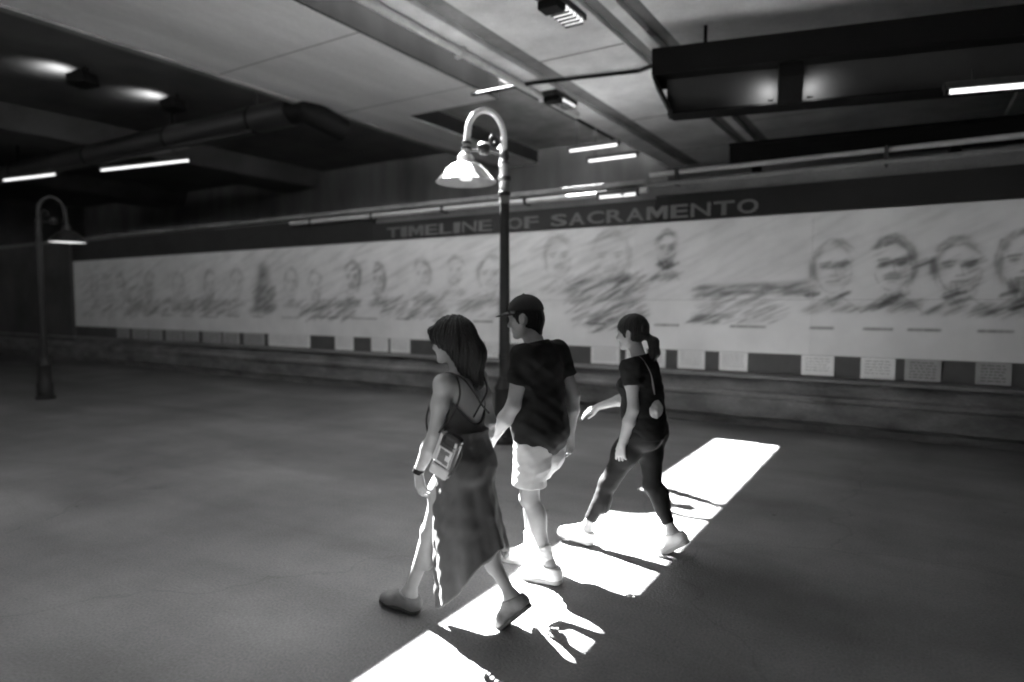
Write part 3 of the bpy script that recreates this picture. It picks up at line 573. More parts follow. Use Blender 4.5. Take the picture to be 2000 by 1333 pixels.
def hand(F, w, d, n, side, size=1.0, curl=(25, 35, 30), spread=1.0, thumb=0.6):
    """palm, four unequal fingers and a thumb; d = pointing, n = out of the back of the hand, side = towards the thumb"""
    d = unit(d); n = unit(np.array(n) - d * (np.array(n) @ d)); t = unit(np.array(side) - d * (np.array(side) @ d) - n * (np.array(side) @ n)); w = np.array(w, float); s = size
    offs = (0.031, 0.0105, -0.0105, -0.029); ln = (0.90, 1.0, 0.93, 0.74); kn = (0.088, 0.091, 0.086, 0.078)
    for i in range(4):
        K = w + (d * kn[i] + t * offs[i]) * s; F.cone(w + t * offs[i] * 0.55 * s + d * 0.01, K, 0.0145 * s, 0.0118 * s, 0.010)
        p = K; ang = 0
        dd = unit(d + t * (1.5 - i) * 0.07 * spread)
        for j, (seg, r0, r1) in enumerate(((0.042, 0.0105, 0.0092), (0.027, 0.0092, 0.0082), (0.021, 0.0082, 0.0066))):
            ang += R(curl[j] * (0.85 + 0.1 * i)); q = p + (dd * math.cos(ang) - n * math.sin(ang)) * seg * ln[i] * s; F.cone(p, q, r0 * s, r1 * s, 0.003); p = q
    b = w + (d * 0.022 + t * 0.022 - n * 0.008) * s; m1 = b + (d * 0.034 + t * 0.026 * thumb * 1.3 - n * 0.014) * s; m2 = m1 + (d * 0.032 + t * 0.010 * thumb - n * 0.008) * s; m3 = m2 + (d * 0.024 - n * 0.004) * s
    F.cone(b, m1, 0.0155 * s, 0.0115 * s, 0.010); F.cone(m1, m2, 0.0110 * s, 0.0098 * s, 0.003); F.cone(m2, m3, 0.0098 * s, 0.0072 * s, 0.003)
def head(F, c, ax, s=1.0, fem=False):
    f, l, u = ax; P = lambda a, b, e: c + (f * a + l * b + u * e) * s
    F.ell(P(-0.008, 0, 0.022), (0.098 * s, 0.077 * s, 0.094 * s), 0.02, ax)
    F.ell(P(0.035, 0, -0.035), (0.058 * s, 0.060 * s, 0.075 * s), 0.03, ax)
    F.cone(P(0.005, 0.045, -0.055), P(0.066, 0.012, -0.098), 0.022 * s, 0.016 * s, 0.025); F.cone(P(0.005, -0.045, -0.055), P(0.066, -0.012, -0.098), 0.022 * s, 0.016 * s, 0.025)
    F.cone(P(0.07, 0.012, -0.100), P(0.07, -0.012, -0.100), 0.014 * s, 0.014 * s, 0.018)                # chin
    F.cone(P(0.086, 0.032, 0.018), P(0.086, -0.032, 0.018), 0.010 * s, 0.010 * s, 0.018)               # brow
    for e in (-1, 1):
        F.ell(P(0.094, 0.031 * e, 0.0), (0.016 * s, 0.018 * s, 0.012 * s), 0.012, ax, neg=True); F.ell(P(0.074, 0.031 * e, -0.001), (0.0125 * s,) * 3, 0.004)
        F.ell(P(0.060, 0.045 * e, -0.030), (0.022 * s, 0.020 * s, 0.020 * s), 0.02, ax)                 # cheekbone
        F.ell(P(-0.012, 0.078 * e, -0.012), (0.020 * s, 0.008 * s, 0.032 * s), 0.006, frame(f * 0.9 + l * 0.25 * -e + u * 0.12)); F.ell(P(-0.006, 0.086 * e, -0.010), (0.010 * s, 0.006 * s, 0.018 * s), 0.006, ax, neg=True)
    F.cone(P(0.088, 0, 0.006), P(0.110, 0, -0.034), 0.008 * s, 0.0115 * s, 0.012); F.cone(P(0.098, 0.012, -0.038), P(0.098, -0.012, -0.038), 0.008 * s, 0.008 * s, 0.008)
    F.cone(P(0.084, 0.018, -0.062), P(0.091, 0, -0.060), 0.006 * s, 0.0075 * s, 0.006); F.cone(P(0.084, -0.018, -0.062), P(0.091, 0, -0.060), 0.006 * s, 0.0075 * s, 0.006)
    F.cone(P(0.083, 0.014, -0.075), P(0.088, 0, -0.076), 0.006 * s, 0.0075 * s, 0.006); F.cone(P(0.083, -0.014, -0.075), P(0.088, 0, -0.076), 0.006 * s, 0.0075 * s, 0.006)
def torso(F, J, b, inf=0.0, k=0.05, top=True):
    ax = J['ax']; f, l, u = ax; P, N = J['P'], J['N']; H = np.linalg.norm(N - P); w = b['w']; i = inf
    Q = lambda t, a=0, c=0: P + (N - P) * t + f * a + l * c
    F.ell(Q(0.0, -0.005), (0.112 * w + i, 0.158 * w + i, 0.125 + i), k, ax)
    F.ell(Q(0.30, 0.008), (0.098 * w + i, 0.128 * w * b.get('waist', 1) + i, 0.15 + i), k, ax)
    F.ell(Q(0.66, -0.005), (0.108 * w + i, 0.148 * w * b.get('chest', 1) + i, 0.165 + i), k, ax)
    for s in (-1, 1): F.ell(Q(-0.06, -0.055, 0.075 * s), (0.085 * b.get('glute', 1) + i, 0.082 + i, 0.088 + i), k, ax)
    if b.get('bust'):
        for s in (-1, 1): F.ell(Q(0.60, 0.080, 0.068 * s), (0.058 + i, 0.060 + i, 0.058 + i), 0.03, ax)
    if top:
        for sh in (J['LS'], J['RS']): F.cone(Q(0.88, -0.012) + (sh - N) * 0.25, sh, 0.062 + i, 0.052 * b['arm'] + i, 0.045)
def arm(F, S, E, Wr, g, inf=0.0, upto=1.0):
    F.cone(S, E, 0.050 * g + inf, 0.037 * g + inf, 0.025); m = S * 0.6 + E * 0.4; F.ell(m, (0.046 * g + inf,) * 3, 0.03)
    if upto >= 1: F.cone(E, E * 0.62 + Wr * 0.38, 0.038 * g, 0.041 * g, 0.02); F.cone(E * 0.62 + Wr * 0.38, Wr, 0.040 * g, 0.0255 * g, 0.02)
def leg(F, Hp, K, A, g, fwd, inf=0.0, calf=True):
    F.cone(Hp, K, 0.088 * g + inf, 0.054 * g + inf, 0.04); F.ell(Hp * 0.65 + K * 0.35 + fwd * 0.012, (0.080 * g + inf,) * 3, 0.05)
    if calf:
        F.cone(K, A, 0.050 * g + inf, 0.031 * g + inf, 0.02); F.ell(K * 0.68 + A * 0.32 - fwd * 0.022, (0.046 * g + inf, 0.045 * g + inf, 0.10 + inf), 0.03, frame(fwd, A * -1 + K)); F.ell(K + fwd * 0.012, (0.046 * g + inf,) * 3, 0.03)
def foot(F, A, d, up, s=1.0, inf=0.0):
    d = unit(d); l = unit(np.cross(up, d)); u = np.cross(d, l); Q = lambda a, b, c: A + (d * a + l * b + u * c) * s
    F.cone(A, Q(-0.03, 0, -0.055), 0.034 * s + inf, 0.031 * s + inf, 0.03); F.cone(Q(-0.03, 0, -0.055), Q(0.13, 0.0, -0.065), 0.032 * s + inf, 0.030 * s + inf, 0.03)
    F.cone(A, Q(0.12, 0, -0.06), 0.036 * s + inf, 0.026 * s + inf, 0.03); F.cone(Q(0.12, 0.014, -0.068), Q(0.165, 0.006, -0.070), 0.032 * s + inf, 0.026 * s + inf, 0.02)
    F.cone(Q(0.10, -0.02, -0.070), Q(0.15, -0.022, -0.074), 0.026 * s + inf, 0.018 * s + inf, 0.02)
def shoe(name, A, d, up, m, parent, s=1.0, sole=None, low=False):
    d = unit(d); l = unit(np.cross(up, d)); u = np.cross(d, l); A = np.array(A, float)
    lo = np.minimum(A - 0.16, A + d * 0.26 - 0.14); hi = np.maximum(A + 0.12, A + d * 0.26 + 0.12)
    F = Field(lo, hi, 0.005); foot(F, A, d, up, s, 0.010)
    F.cone(A + (d * -0.035 - u * 0.05) * s, A + (d * -0.04 - u * 0.02) * s, 0.038 * s, 0.03 * s, 0.02)
    F.plane(A - u * 0.082 * s, -u); F.plane(A + u * (0.0 if not low else -0.025) * s, u - d * 0.25)
    o = F.mesh(name, m, parent)
    G = Field(lo, hi, 0.005)
    G.cone(A + (d * -0.035 - u * 0.088) * s, A + (d * 0.06 - u * 0.088) * s, 0.040 * s, 0.038 * s, 0.02); G.cone(A + (d * 0.06 - u * 0.088) * s, A + (d * 0.155 + l * 0.002 - u * 0.088) * s, 0.040 * s, 0.043 * s, 0.02)
    G.cone(A + (d * 0.155 - u * 0.088) * s, A + (d * 0.172 - u * 0.088) * s, 0.042 * s, 0.032 * s, 0.02)
    G.plane(A - u * 0.104 * s, -u); G.plane(A - u * 0.078 * s, u)
    q = G.mesh('sole', sole or m); below(q, o)
    for k in range(4):
        p = A + (d * (0.055 + 0.022 * k) + u * (-0.012 - 0.0125 * k)) * s
        below(MB().tube([p - l * 0.026 * s - u * 0.012 * s, p + u * 0.004 * s, p + l * 0.026 * s - u * 0.012 * s], 0.0035, 6).build('lace', M_SOLE if m is M_SHOED else M_DARK, smooth=True), o)
    return o
def skinned(name, J, b, extra=None, h=0.0055):
    pts = np.array([v for k, v in J.items() if k not in ('ax', 'hax')]); F = Field(pts.min(0) - 0.24, pts.max(0) + 0.24, h)
    torso(F, J, b); f = J['ax'][0]
    F.cone(J['N'] - J['ax'][2] * 0.05, J['C'] + J['hax'][2] * -0.05 - J['hax'][0] * 0.015, 0.060 * b['neck'], 0.051 * b['neck'], 0.035)
    head(F, J['C'], J['hax'], b['head'])
    arm(F, J['LS'], J['LE'], J['LW'], b['arm']); arm(F, J['RS'], J['RE'], J['RW'], b['arm'])
    leg(F, J['LH'], J['LK'], J['LA'], b['leg'], f); leg(F, J['RH'], J['RK'], J['RA'], b['leg'], f)
    foot(F, J['LA'], J['LT'] - J['LA'], unit(J['LK'] - J['LA']) * 0.2 + V3(0, 0, 1), 0.96); foot(F, J['RA'], J['RT'] - J['RA'], unit(J['RK'] - J['RA']) * 0.2 + V3(0, 0, 1), 0.96)
    if extra: extra(F)
    return F
M_SKIN = mat('skin', 0.26, 0.5, 0.08, 14, 0.05, 120, spec=0.35)
M_SKIN2 = mat('skin_light', 0.31, 0.5, 0.08, 14, 0.05, 120, spec=0.35)
M_HAIR = mat('dark_hair', 0.008, 0.42, 0.6, 60, 0.6, 220, stretch=(1, 1, 0.06), spec=0.35)
M_DRESS = mat('dress_cotton', 0.050, 0.9, 0.14, 9, 0.15, 260, sheen=0.1)
M_TEE = mat('black_tee', 0.013, 0.9, 0.25, 8, 0.15, 260, spec=0.2)
M_SHORTS = mat('pale_twill', 0.44, 0.9, 0.08, 10, 0.15, 260)
M_LEGG = mat('black_jersey', 0.007, 0.75, 0.2, 9, 0.1, 260, spec=0.2)
M_SHOEW = mat('white_trainer', 0.55, 0.6, 0.12, 16, 0.1, 120)
M_SHOED = mat('grey_trainer', 0.12, 0.6, 0.3, 16, 0.1, 120)
M_SOLE = mat('rubber_sole', 0.40, 0.7, 0.15, 12)
M_SOLED = mat('dark_sole', 0.03, 0.7, 0.15, 12)
M_CAP = mat('cap_cloth', 0.014, 0.85, 0.2, 12, 0.1, 200)
M_STRAP = mat('dark_webbing', 0.018, 0.8, 0.1, 30)
def strap_path(pts, w, th, name, m, parent):
    """flat webbing along a smooth path"""
    pts = [Vector(p) for p in pts]; P = []
    for i in range(len(pts) - 1):
        p0, p1, p2, p3 = pts[max(i - 1, 0)], pts[i], pts[i + 1], pts[min(i + 2, len(pts) - 1)]
        for k in range(8):
            t = k / 8; P.append(0.5 * ((2 * p1) + (p2 - p0) * t + (2 * p0 - 5 * p1 + 4 * p2 - p3) * t * t + (3 * p1 - p0 - 3 * p2 + p3) * t ** 3))
    P.append(pts[-1]); o = MB().tube(P, (w + th) / 4, 8).build(name, m, smooth=True)
    return under(o, parent) if parent else o
def hairgroove(c, amp, n, seed):
    r = np.random.default_rng(seed); ph = r.uniform(0, 6.28, 4)
    def fn(D, x, y, z):
        a = np.arctan2(y - c[1], x - c[0]); q = np.sin(n * a + ph[0] + 2 * np.sin(7 * z + ph[1])) + 0.7 * np.sin(1.7 * n * a + ph[2] + 9 * z) + 0.5 * np.sin(0.45 * n * a + ph[3])
        return D + amp * q
    return fn
UP = V3(0, 0, 1)

# ---------------- woman in the strappy dress
FW_ = unit(V3(-1, -0.02, 0)); TF = frame(FW_, unit(V3(-0.02, 0, 1)))
J = dict(P=V3(-2.02, 2.75, 0.865), N=V3(-2.025, 2.75, 1.335), C=V3(-2.09, 2.745, 1.495), LS=V3(-2.02, 2.592, 1.285), LE=V3(-2.045, 2.555, 1.035), LW=V3(-2.165, 2.562, 0.825),
         RS=V3(-2.03, 2.908, 1.285), RE=V3(-2.01, 2.99, 1.04), RW=V3(-2.10, 3.06, 0.845), LH=V3(-2.03, 2.675, 0.83), LK=V3(-2.165, 2.665, 0.475), LA=V3(-2.315, 2.655, 0.105), LT=V3(-2.48, 2.645, 0.115),
         RH=V3(-2.01, 2.825, 0.83), RK=V3(-1.965, 2.815, 0.455), RA=V3(-1.745, 2.80, 0.165), RT=V3(-1.86, 2.795, 0.055))
J['ax'] = TF; J['hax'] = frame(V3(-1, -0.12, -0.10))
B = dict(w=0.97, waist=0.93, chest=0.95, bust=1, glute=1.05, arm=0.98, leg=0.96, neck=0.88, head=0.97)
w1 = empty('person', (-2.03, 2.75, 0)); tag(w1, 'woman with long dark hair in a grey strappy sundress, walking with a shoulder bag', 'person')
def ex(F):
    hand(F, J['LW'], V3(0.18, 0.0, -1), V3(-0.2, -1, 0), V3(-1, 0.1, 0), 0.93, (22, 30, 25)); hand(F, J['RW'], V3(-0.45, 0.75, -0.6), V3(-0.3, 0.4, 0.8), V3(-1, -0.4, 0), 0.92, (30, 40, 35))
F = skinned('body', J, B, ex); F.mesh('body', M_SKIN, w1)
# dress: fitted low-backed bodice flowing into a skirt with folds
G = Field((-2.52, 2.42, 0.05), (-1.56, 3.08, 1.32), 0.0065); torso(G, J, B, 0.013, 0.05, top=False)
def skirt(D, x, y, z):
    t = np.clip((1.02 - z) / 0.92, 0, 1.1)
    cx = -2.018 + 0.115 * t * t; rx = 0.124 + 0.088 * t + 0.030 * t * t; ry = 0.150 + 0.085 * t
    th = np.arctan2((y - 2.75) / ry, (x - cx) / rx)
    fo = 0.06 * t * (np.sin(6 * th + 0.6 + 1.6 * z) + 0.5 * np.sin(11 * th + 2.0 - 2.4 * z) + 0.3 * np.cos(th - 0.2) * np.sin(19 * th + 1 + 3 * z)) + 0.03 * np.sin(9 * th + 5 * z) * np.sin(3.1 * z + th)
    r = np.sqrt(((x - cx) / rx) ** 2 + ((y - 2.75) / ry) ** 2); w = (r - 1 - fo) * np.minimum(rx, ry) * 0.85
    s = np.maximum(w, z - 1.03); hem = 0.13 + 0.30 * np.clip((x + 2.04) / 0.26, 0, 1) ** 1.5 + 0.006 * np.sin(6 * th) + 0.30 * np.clip((y - 2.70) / 0.10, 0, 1) * np.clip((-1.88 - x) / 0.10, 0, 1)
    s = np.maximum(s, hem - z); s = np.maximum(s, -np.maximum(w + 0.024, z - 0.68))
    k = 0.04; q = np.clip(0.5 + 0.5 * (D - s) / k, 0, 1); U_ = D + (s - D) * q - k * q * (1 - q)
    return np.where(z < 0.60, s, U_)
G.apply(skirt); G.apply(folds(3, 0.0028, 0.06))
def neckline(D, x, y, z):                                         # front edge high, back scooped low between the shoulder blades
    back = np.clip((x + 2.05) / 0.10, 0, 1); top = 1.225 - 0.135 * back * np.clip(1.15 - (np.abs(y - 2.75) / 0.13) ** 2 * 0.75, 0, 1.2)
    return np.maximum(D, (z - top) * 0.8)
G.apply(neckline); dress = G.mesh('dress', M_DRESS, w1)
bk = lambda y, z, o=0.0: V3(-1.902 + o + 0.05 * abs(y - 2.75) ** 1.0 - 0.10 * max(z - 1.2, 0) - 0.05 * max(1.12 - z, 0) * 0, y, z)
for a in ([(-2.03, 2.64, 1.335), (-1.955, 2.66, 1.315), bk(2.69, 1.24), bk(2.755, 1.17), bk(2.82, 1.115)], [(-2.03, 2.86, 1.335), (-1.955, 2.84, 1.315), bk(2.81, 1.24), bk(2.745, 1.17), bk(2.68, 1.115)]):
    strap_path(a, 0.014, 0.006, 'dress_strap', M_STRAP, w1)
for y in (2.64, 2.86): strap_path([(-2.03, y, 1.335), (-2.10, y, 1.305), (-2.135, y, 1.22)], 0.014, 0.006, 'dress_strap', M_STRAP, w1)
# hair: full crown, fringe at the temple, heavy length down the back
c = J['C']; hx = J['hax']; Hh = Field(c - V3(0.20, 0.20, 0.34), c + V3(0.30, 0.20, 0.20), 0.005); fH, lH, uH = hx
Hh.ell(c + uH * 0.028 - fH * 0.012, (0.114, 0.092, 0.108), 0.03, hx)
Hh.cone(c - fH * 0.055 + uH * 0.02, c - fH * 0.115 - uH * 0.08, 0.085, 0.072, 0.05); Hh.cone(c - fH * 0.115 - uH * 0.08, c - fH * 0.135 - uH * 0.235, 0.070, 0.034, 0.05)
for s in (-1, 1): Hh.cone(c - fH * 0.05 + lH * 0.055 * s, c - fH * 0.10 + lH * 0.05 * s - uH * 0.17, 0.045, 0.030, 0.04)
Hh.cone(c + fH * 0.085 + lH * 0.045 + uH * 0.06, c + fH * 0.075 + lH * 0.068 - uH * 0.005, 0.020, 0.008, 0.02); Hh.cone(c + fH * 0.085 - lH * 0.045 + uH * 0.06, c + fH * 0.075 - lH * 0.068 - uH * 0.005, 0.020, 0.008, 0.02)
Hh.ell(c + fH * 0.115 - uH * 0.045, (0.085, 0.105, 0.075), 0.012, hx, neg=True); Hh.apply(hairgroove(c - fH * 0.03, 0.0032, 40, 5)); Hh.mesh('hair', M_HAIR, w1, 1)
for s in range(26):                                               # stray locks
    a = rng.uniform(-1, 1); st = c - fH * (0.09 + 0.03 * rng.random()) + lH * 0.07 * a + uH * rng.uniform(-0.12, 0.06)
    strap_path([st, st - fH * 0.022 - uH * 0.06, st - fH * 0.03 + lH * rng.normal(0, 0.012) - uH * rng.uniform(0.12, 0.19)], 0.004, 0.002, 'hair_lock', M_HAIR, w1)
shoe('shoe', J['LA'], J['LT'] - J['LA'], V3(-0.05, 0, 1), M_SHOED, w1, 0.96, M_SOLED); shoe('shoe', J['RA'], J['RT'] - J['RA'], V3(-0.55, 0, 0.8), M_SHOED, w1, 0.96, M_SOLED)
wt = MB().tube([J['LW'] + V3(0.008, 0, 0.018), J['LW'] + V3(-0.002, 0, -0.006)], 0.031, 24).build('watch', M_BLACK, smooth=True); under(wt, w1)

# her bag
bag = empty('shoulder_bag', (-1.93, 2.505, 0.955), 0); tag(bag, 'small dark shoulder bag with a pale printed panel, carried by the woman in the sundress', 'bag')
bag.rotation_euler = (R(4), R(24), R(6)); bag.scale = (0.86, 0.86, 0.90)
MB().box((-0.062, -0.035, -0.125), (0.062, 0.035, 0.115), bevel=0.026).build('bag_body', mat('bag_leather', 0.03, 0.35, 0.2, 12), bag)
MB().box((-0.050, -0.0415, -0.055), (0.046, -0.0345, 0.045), bevel=0.003).build('print_panel', mat('panel_print', 0.40, 0.5, 0.1, 18), bag)
pp = [(-0.035, -0.04, 0.012, 0.03), (0.0, 0.012, 0.032, 0.034), (-0.03, 0.0, -0.012, 0.02), (0.004, -0.044, 0.038, -0.02), (-0.034, 0.026, -0.006, 0.036)]
for a, b_, c_, d_ in pp: MB().box((min(a, c_), -0.0428, min(b_, d_)), (max(a, c_) , -0.0418, max(b_, d_))).build('print', mat('panel_ink', 0.09, 0.6), bag)
MB().box((-0.066, -0.040, -0.135), (0.056, 0.02, -0.065), bevel=0.014).build('pocket', mat('pale_canvas', 0.36, 0.8, 0.12, 12), bag)
MB().box((-0.075, -0.030, -0.06), (-0.055, 0.026, 0.11), bevel=0.008).build('side_flap', mat('pale_canvas', 0.36, 0.8), bag)
MB().box((-0.045, -0.0395, 0.055), (0.06, 0.036, 0.122), bevel=0.02).build('lid', mat('bag_patent', 0.03, 0.2, 0.1, 12), bag)
MB().tube([(0.066, 0.0, 0.10), (0.085, 0.0, 0.03), (0.07, 0.0, -0.08), (0.035, 0.0, -0.135)], 0.005, 8).build('handle', M_STRAP, bag, True)
strap_path([(-2.0, 2.525, 1.05), (-1.945, 2.565, 1.14), (-1.925, 2.60, 1.24), (-1.975, 2.63, 1.328), (-2.06, 2.64, 1.325), (-2.13, 2.66, 1.24), (-2.14, 2.60, 1.1), (-2.08, 2.545, 1.02)], 0.014, 0.008, 'bag_strap', M_STRAP, None)
st = bpy.data.objects['bag_strap']; st.parent = bag; bpy.context.view_layer.update(); st.matrix_parent_inverse = bag.matrix_world.inverted()

# ---------------- man in the cap
FW_ = unit(V3(-1, -0.06, 0)); TF = frame(FW_, unit(V3(-0.03, 0, 1)))
J = dict(P=V3(-1.985, 3.50, 0.915), N=V3(-1.995, 3.50, 1.445), C=V3(-2.072, 3.485, 1.600), LS=V3(-1.975, 3.305, 1.375), LE=V3(-2.02, 3.262, 1.085), LW=V3(-2.165, 3.250, 0.865),
         RS=V3(-1.955, 3.692, 1.375), RE=V3(-1.865, 3.742, 1.10), RW=V3(-1.885, 3.742, 0.85), LH=V3(-1.985, 3.405, 0.885), LK=V3(-1.985, 3.395, 0.495), LA=V3(-1.845, 3.385, 0.115), LT=V3(-2.03, 3.38, 0.10),
         RH=V3(-1.985, 3.595, 0.885), RK=V3(-2.095, 3.585, 0.50), RA=V3(-2.065, 3.560, 0.11), RT=V3(-2.26, 3.55, 0.11))
J['ax'] = TF; J['hax'] = frame(V3(-1, -0.20, -0.14))
B = dict(w=1.10, waist=1.08, chest=1.12, glute=0.95, arm=1.14, leg=1.06, neck=1.10, head=1.04)
m1 = empty('person', (-2.0, 3.5, 0)); tag(m1, 'man in a dark cap, black T-shirt and pale knee-length shorts', 'person')
def ex(F):
    hand(F, J['LW'], V3(-0.30, -0.42, -0.85), V3(-0.8, 0.45, 0.2), V3(-0.2, -0.9, 0.4), 1.05, (35, 45, 35)); hand(F, J['RW'], V3(-0.15, 0.0, -1), V3(-0.1, 1, 0), V3(-1, 0, 0), 1.05, (25, 35, 30))
F = skinned('body', J, B, ex); F.mesh('body', M_SKIN2, m1)
G = Field((-2.30, 3.12, 0.72), (-1.66, 3.92, 1.52), 0.0065)
def sleeves(G, J, r0, r1, t, mid):
    for a, b_ in (('LS', 'LE'), ('RS', 'RE')): G.cone(J[a], J[a] * 0.3 + J[b_] * 0.7, r0, r1, 0.0)
    for a, b_, sg in (('LS', 'LE', -1), ('RS', 'RE', 1)):
        d = unit(J[b_] - J[a]); o = J[a] * (1 - t) + J[b_] * t
        G.apply(lambda D, x, y, z: np.where((y - mid) * sg > 0, np.maximum(D, (x - o[0]) * d[0] + (y - o[1]) * d[1] + (z - o[2]) * d[2]), D))
sleeves(G, J, 0.074, 0.074, 0.56, 3.5); torso(G, J, B, 0.022, 0.06)
G.ell(V3(-1.975, 3.5, 0.98), (0.160, 0.212, 0.30), 0.06)
G.cone(J['N'] - UP * 0.03, J['N'] + UP * 0.005, 0.085, 0.075, 0.03); G.apply(folds(11, 0.0065, 0.13, (0.5, 0.2, 0.7))); G.apply(folds(12, 0.003, 0.05, (0.3, 0.2, 1)))
G.plane(V3(0, 0, 0.815), V3(0.03, 0, -1))
G.apply(lambda D, x, y, z: np.maximum(D, (z - 1.462 + 0.35 * (-(x + 1.96))) * 0.9)); G.mesh('t_shirt', M_TEE, m1)
G = Field((-2.34, 3.22, 0.40), (-1.70, 3.80, 1.0), 0.0065); torso(G, J, B, 0.014, 0.05, top=False)
for s, e in (('LH', 'LK'), ('RH', 'RK')): G.cone(J[s], J[e] - UP * 0.06, 0.106, 0.104, 0.03); G.cone(J[s] - FW_ * 0.03 - UP * 0.08, J[s] - FW_ * 0.04 - UP * 0.17, 0.10, 0.09, 0.04)
G.apply(folds(21, 0.006, 0.12, (0.6, 0.3, 0.5))); G.apply(folds(22, 0.0025, 0.045)); G.plane(V3(0, 0, 0.475), V3(-0.05, 0, -1)); G.plane(V3(0, 0, 0.95), UP); G.mesh('shorts', M_SHORTS, m1)
for a, k_ in (('LA', 'LK'), ('RA', 'RK')):
    S_ = Field(J[a] - 0.12, J[a] + V3(0.12, 0.12, 0.26), 0.005); top = J[a] * 0.62 + J[k_] * 0.38; S_.cone(J[a] - UP * 0.02, top, 0.042, 0.052, 0.02); S_.apply(folds(31, 0.003, 0.03, (0, 0, 1))); S_.plane(J[a] * 0.72 + J[k_] * 0.28, J[k_] - J[a]); S_.mesh('sock', M_SHOEW, m1)
shoe('shoe', J['LA'], J['LT'] - J['LA'], V3(-0.0, 0, 1), M_SHOEW, m1, 1.08, M_SOLE); shoe('shoe', J['RA'], J['RT'] - J['RA'], V3(0, 0, 1), M_SHOEW, m1, 1.08, M_SOLE)
c = J['C']; hx = J['hax']; fH, lH, uH = hx
Hh = Field(c - V3(0.2, 0.2, 0.2), c + V3(0.2, 0.2, 0.2), 0.005); Hh.ell(c + uH * 0.012 - fH * 0.016, (0.106, 0.086, 0.108), 0.02, hx); Hh.cone(c - fH * 0.07 - uH * 0.03, c - fH * 0.062 - uH * 0.10, 0.045, 0.035, 0.03)
Hh.ell(c + fH * 0.115 - uH * 0.07, (0.115, 0.12, 0.115), 0.008, hx, neg=True); 
for s in (-1, 1): Hh.ell(c + lH * 0.085 * s - fH * 0.012 - uH * 0.015, (0.030, 0.03, 0.044), 0.006, hx, neg=True)
Hh.apply(hairgroove(c, 0.0015, 40, 8)); Hh.mesh('hair', M_HAIR, m1, 1)
Cc = Field(c - V3(0.28, 0.2, 0.1), c + V3(0.2, 0.2, 0.24), 0.005); Cc.ell(c + uH * 0.040 - fH * 0.008, (0.118, 0.096, 0.108), 0.02, hx); Cc.plane(c + uH * 0.046, -uH + fH * 0.10); Cc.ell(c + uH * 0.15 - fH * 0.008, (0.008, 0.008, 0.006), 0.003)
cap = Cc.mesh('cap', M_CAP, m1)
bv, bf = [], []; NB = 14
for j in range(7):
    for i in range(NB + 1):
        a = R(-74 + 148 * i / NB); r_ = 0.094 + 0.078 * (j / 6) * max(0.0, math.cos(a)) ** 0.6
        p = c + uH * 0.050 + fH * (r_ * math.cos(a) * 1.16 - 0.006) + lH * (0.092 * math.sin(a) * (1 - 0.06 * j / 6)) - uH * (0.020 * (j / 6) * math.cos(a) + 0.020 * math.sin(a) ** 2); bv.append(p)
for j in range(6):
    for i in range(NB): q = j * (NB + 1) + i; bf.append((q, q + 1, q + NB + 2, q + NB + 1))
br = mesh_obj('brim', bv, bf, M_CAP, smooth=True); sd = br.modifiers.new('thick', 'SOLIDIFY'); sd.thickness = 0.005; below(br, cap)

# ---------------- woman with the ponytail
FW_ = unit(V3(-1, -0.02, 0)); TF = frame(FW_, unit(V3(-0.05, 0, 1)))
J = dict(P=V3(-1.555, 4.20, 0.835), N=V3(-1.585, 4.20, 1.330), C=V3(-1.650, 4.195, 1.490), LS=V3(-1.590, 4.035, 1.275), LE=V3(-1.555, 4.002, 1.005), LW=V3(-1.635, 4.005, 0.765),
         RS=V3(-1.605, 4.365, 1.275), RE=V3(-1.725, 4.41, 1.02), RW=V3(-1.985, 4.405, 0.925), LH=V3(-1.580, 4.122, 0.80), LK=V3(-1.765, 4.098, 0.455), LA=V3(-1.925, 4.068, 0.115), LT=V3(-2.10, 4.055, 0.14),
         RH=V3(-1.545, 4.278, 0.80), RK=V3(-1.510, 4.262, 0.44), RA=V3(-1.355, 4.235, 0.14), RT=V3(-1.475, 4.23, 0.055))
J['ax'] = TF; J['hax'] = frame(V3(-1, 0.03, -0.06))
B = dict(w=1.0, waist=0.95, chest=0.97, bust=1, glute=0.98, arm=0.98, leg=1.0, neck=0.86, head=0.97)
w3 = empty('person', (-1.56, 4.2, 0)); tag(w3, 'woman with a dark ponytail in a black T-shirt and leggings, reaching one hand forward', 'person')
def ex(F):
    hand(F, J['LW'], V3(-0.12, 0.02, -1), V3(-0.1, -1, 0), V3(-1, 0, 0), 0.93, (20, 35, 30)); hand(F, J['RW'], V3(-0.86, 0.0, -0.42), V3(-0.3, -0.55, 0.9), V3(-0.2, -0.9, -0.4), 0.95, (10, 14, 12), 1.6)
F = skinned('body', J, B, ex); F.mesh('body', M_SKIN2, w3)
G = Field((-1.90, 3.90, 0.72), (-1.32, 4.52, 1.42), 0.0065); sleeves(G, J, 0.066, 0.062, 0.46, 4.2); torso(G, J, B, 0.014, 0.05); G.ell(V3(-1.56, 4.2, 0.96), (0.142, 0.175, 0.26), 0.06)
G.cone(J['N'] - UP * 0.04, J['N'], 0.075, 0.066, 0.03); G.apply(folds(41, 0.005, 0.11, (0.5, 0.2, 0.7))); G.apply(folds(42, 0.0025, 0.045)); G.plane(V3(0, 0, 0.785), V3(0.0, 0, -1))
G.apply(lambda D, x, y, z: np.maximum(D, (z - 1.345 + 0.35 * (-(x + 1.56))) * 0.9)); G.mesh('t_shirt', M_TEE, w3)
G = Field((-2.10, 3.96, 0.10), (-1.18, 4.42, 0.98), 0.0065); torso(G, J, B, 0.010, 0.05, top=False); leg(G, J['LH'], J['LK'], J['LA'], B['leg'], FW_, 0.008); leg(G, J['RH'], J['RK'], J['RA'], B['leg'], FW_, 0.008)
G.plane(V3(0, 0, 0.955), UP); G.apply(folds(51, 0.0016, 0.05)); 
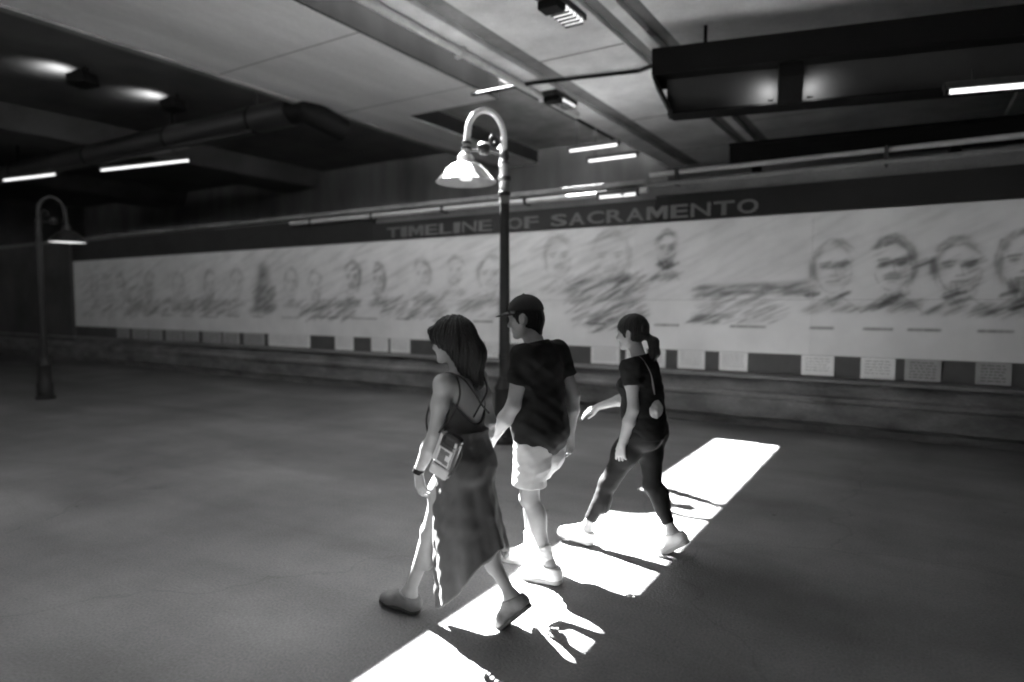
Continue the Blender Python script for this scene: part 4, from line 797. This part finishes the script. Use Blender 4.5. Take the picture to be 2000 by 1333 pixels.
for a, k_ in (('LA', 'LK'), ('RA', 'RK')):
    d = unit(J[a] - J[k_]); o = J[k_] * 0.20 + J[a] * 0.80; G.apply(lambda D, x, y, z, o=o, d=d: np.where(np.sqrt((x - o[0]) ** 2 + (y - o[1]) ** 2 + (z - o[2]) ** 2) < 0.16, np.maximum(D, (x - o[0]) * d[0] + (y - o[1]) * d[1] + (z - o[2]) * d[2]), D))
G.mesh('leggings', M_LEGG, w3)
shoe('shoe', J['LA'], J['LT'] - J['LA'], V3(0.15, 0, 1), M_SHOEW, w3, 0.98, M_SOLE); shoe('shoe', J['RA'], J['RT'] - J['RA'], V3(-0.55, 0, 0.8), M_SHOEW, w3, 0.98, M_SOLE)
c = J['C']; hx = J['hax']; fH, lH, uH = hx; Hh = Field(c - V3(0.2, 0.2, 0.3), c + V3(0.3, 0.2, 0.2), 0.005)
Hh.ell(c + uH * 0.028 - fH * 0.014, (0.112, 0.088, 0.104), 0.03, hx)
Hh.ell(c + fH * 0.110 - uH * 0.055, (0.100, 0.115, 0.095), 0.010, hx, neg=True)
for s in (-1, 1): Hh.ell(c + lH * 0.088 * s - fH * 0.008 - uH * 0.02, (0.026, 0.03, 0.042), 0.006, hx, neg=True)
t0 = c - fH * 0.118 - uH * 0.035; Hh.cone(c - fH * 0.08 - uH * 0.01, t0, 0.035, 0.020, 0.02); t1 = t0 - fH * 0.035 - uH * 0.035; t2 = t1 - fH * 0.005 - uH * 0.07; t3 = t2 + fH * 0.03 - uH * 0.075
Hh.cone(t0, t1, 0.020, 0.034, 0.015); Hh.cone(t1, t2, 0.034, 0.034, 0.02); Hh.cone(t2, t3, 0.033, 0.012, 0.02); Hh.apply(hairgroove(c - fH * 0.05, 0.0018, 36, 9)); Hh.mesh('hair', M_HAIR, w3, 1)

# her sling pouch
sl = empty('sling_pouch', (-1.452, 4.13, 1.01), 0); tag(sl, 'small pale sling pouch with thin cords on the back of the ponytail woman', 'bag')
Q = Field((-1.54, 4.02, 0.90), (-1.36, 4.26, 1.14), 0.005); Q.ell((-1.450, 4.13, 0.985), (0.038, 0.075, 0.060), 0.02); Q.cone((-1.452, 4.13, 1.00), (-1.462, 4.13, 1.07), 0.045, 0.014, 0.03); Q.apply(folds(61, 0.004, 0.04, (0, 1, 0.4))); Q.mesh('pouch', mat('pouch_cloth', 0.38, 0.7, 0.4, 18, 0.2, 150), sl)
for k in range(4): strap_path([(-1.455, 4.125 + 0.006 * k, 1.06), (-1.452, 4.10 - 0.008 * k, 1.14), (-1.475, 4.085, 1.24), (-1.545, 4.09, 1.335), (-1.62, 4.11, 1.32)], 0.006, 0.003, 'cord', mat('pale_cord', 0.3, 0.7), sl)
strap_path([(-1.44, 4.18, 1.0), (-1.46, 4.26, 1.1), (-1.50, 4.32, 1.22), (-1.56, 4.32, 1.33)], 0.006, 0.003, 'cord', mat('pale_cord', 0.3, 0.7), sl)
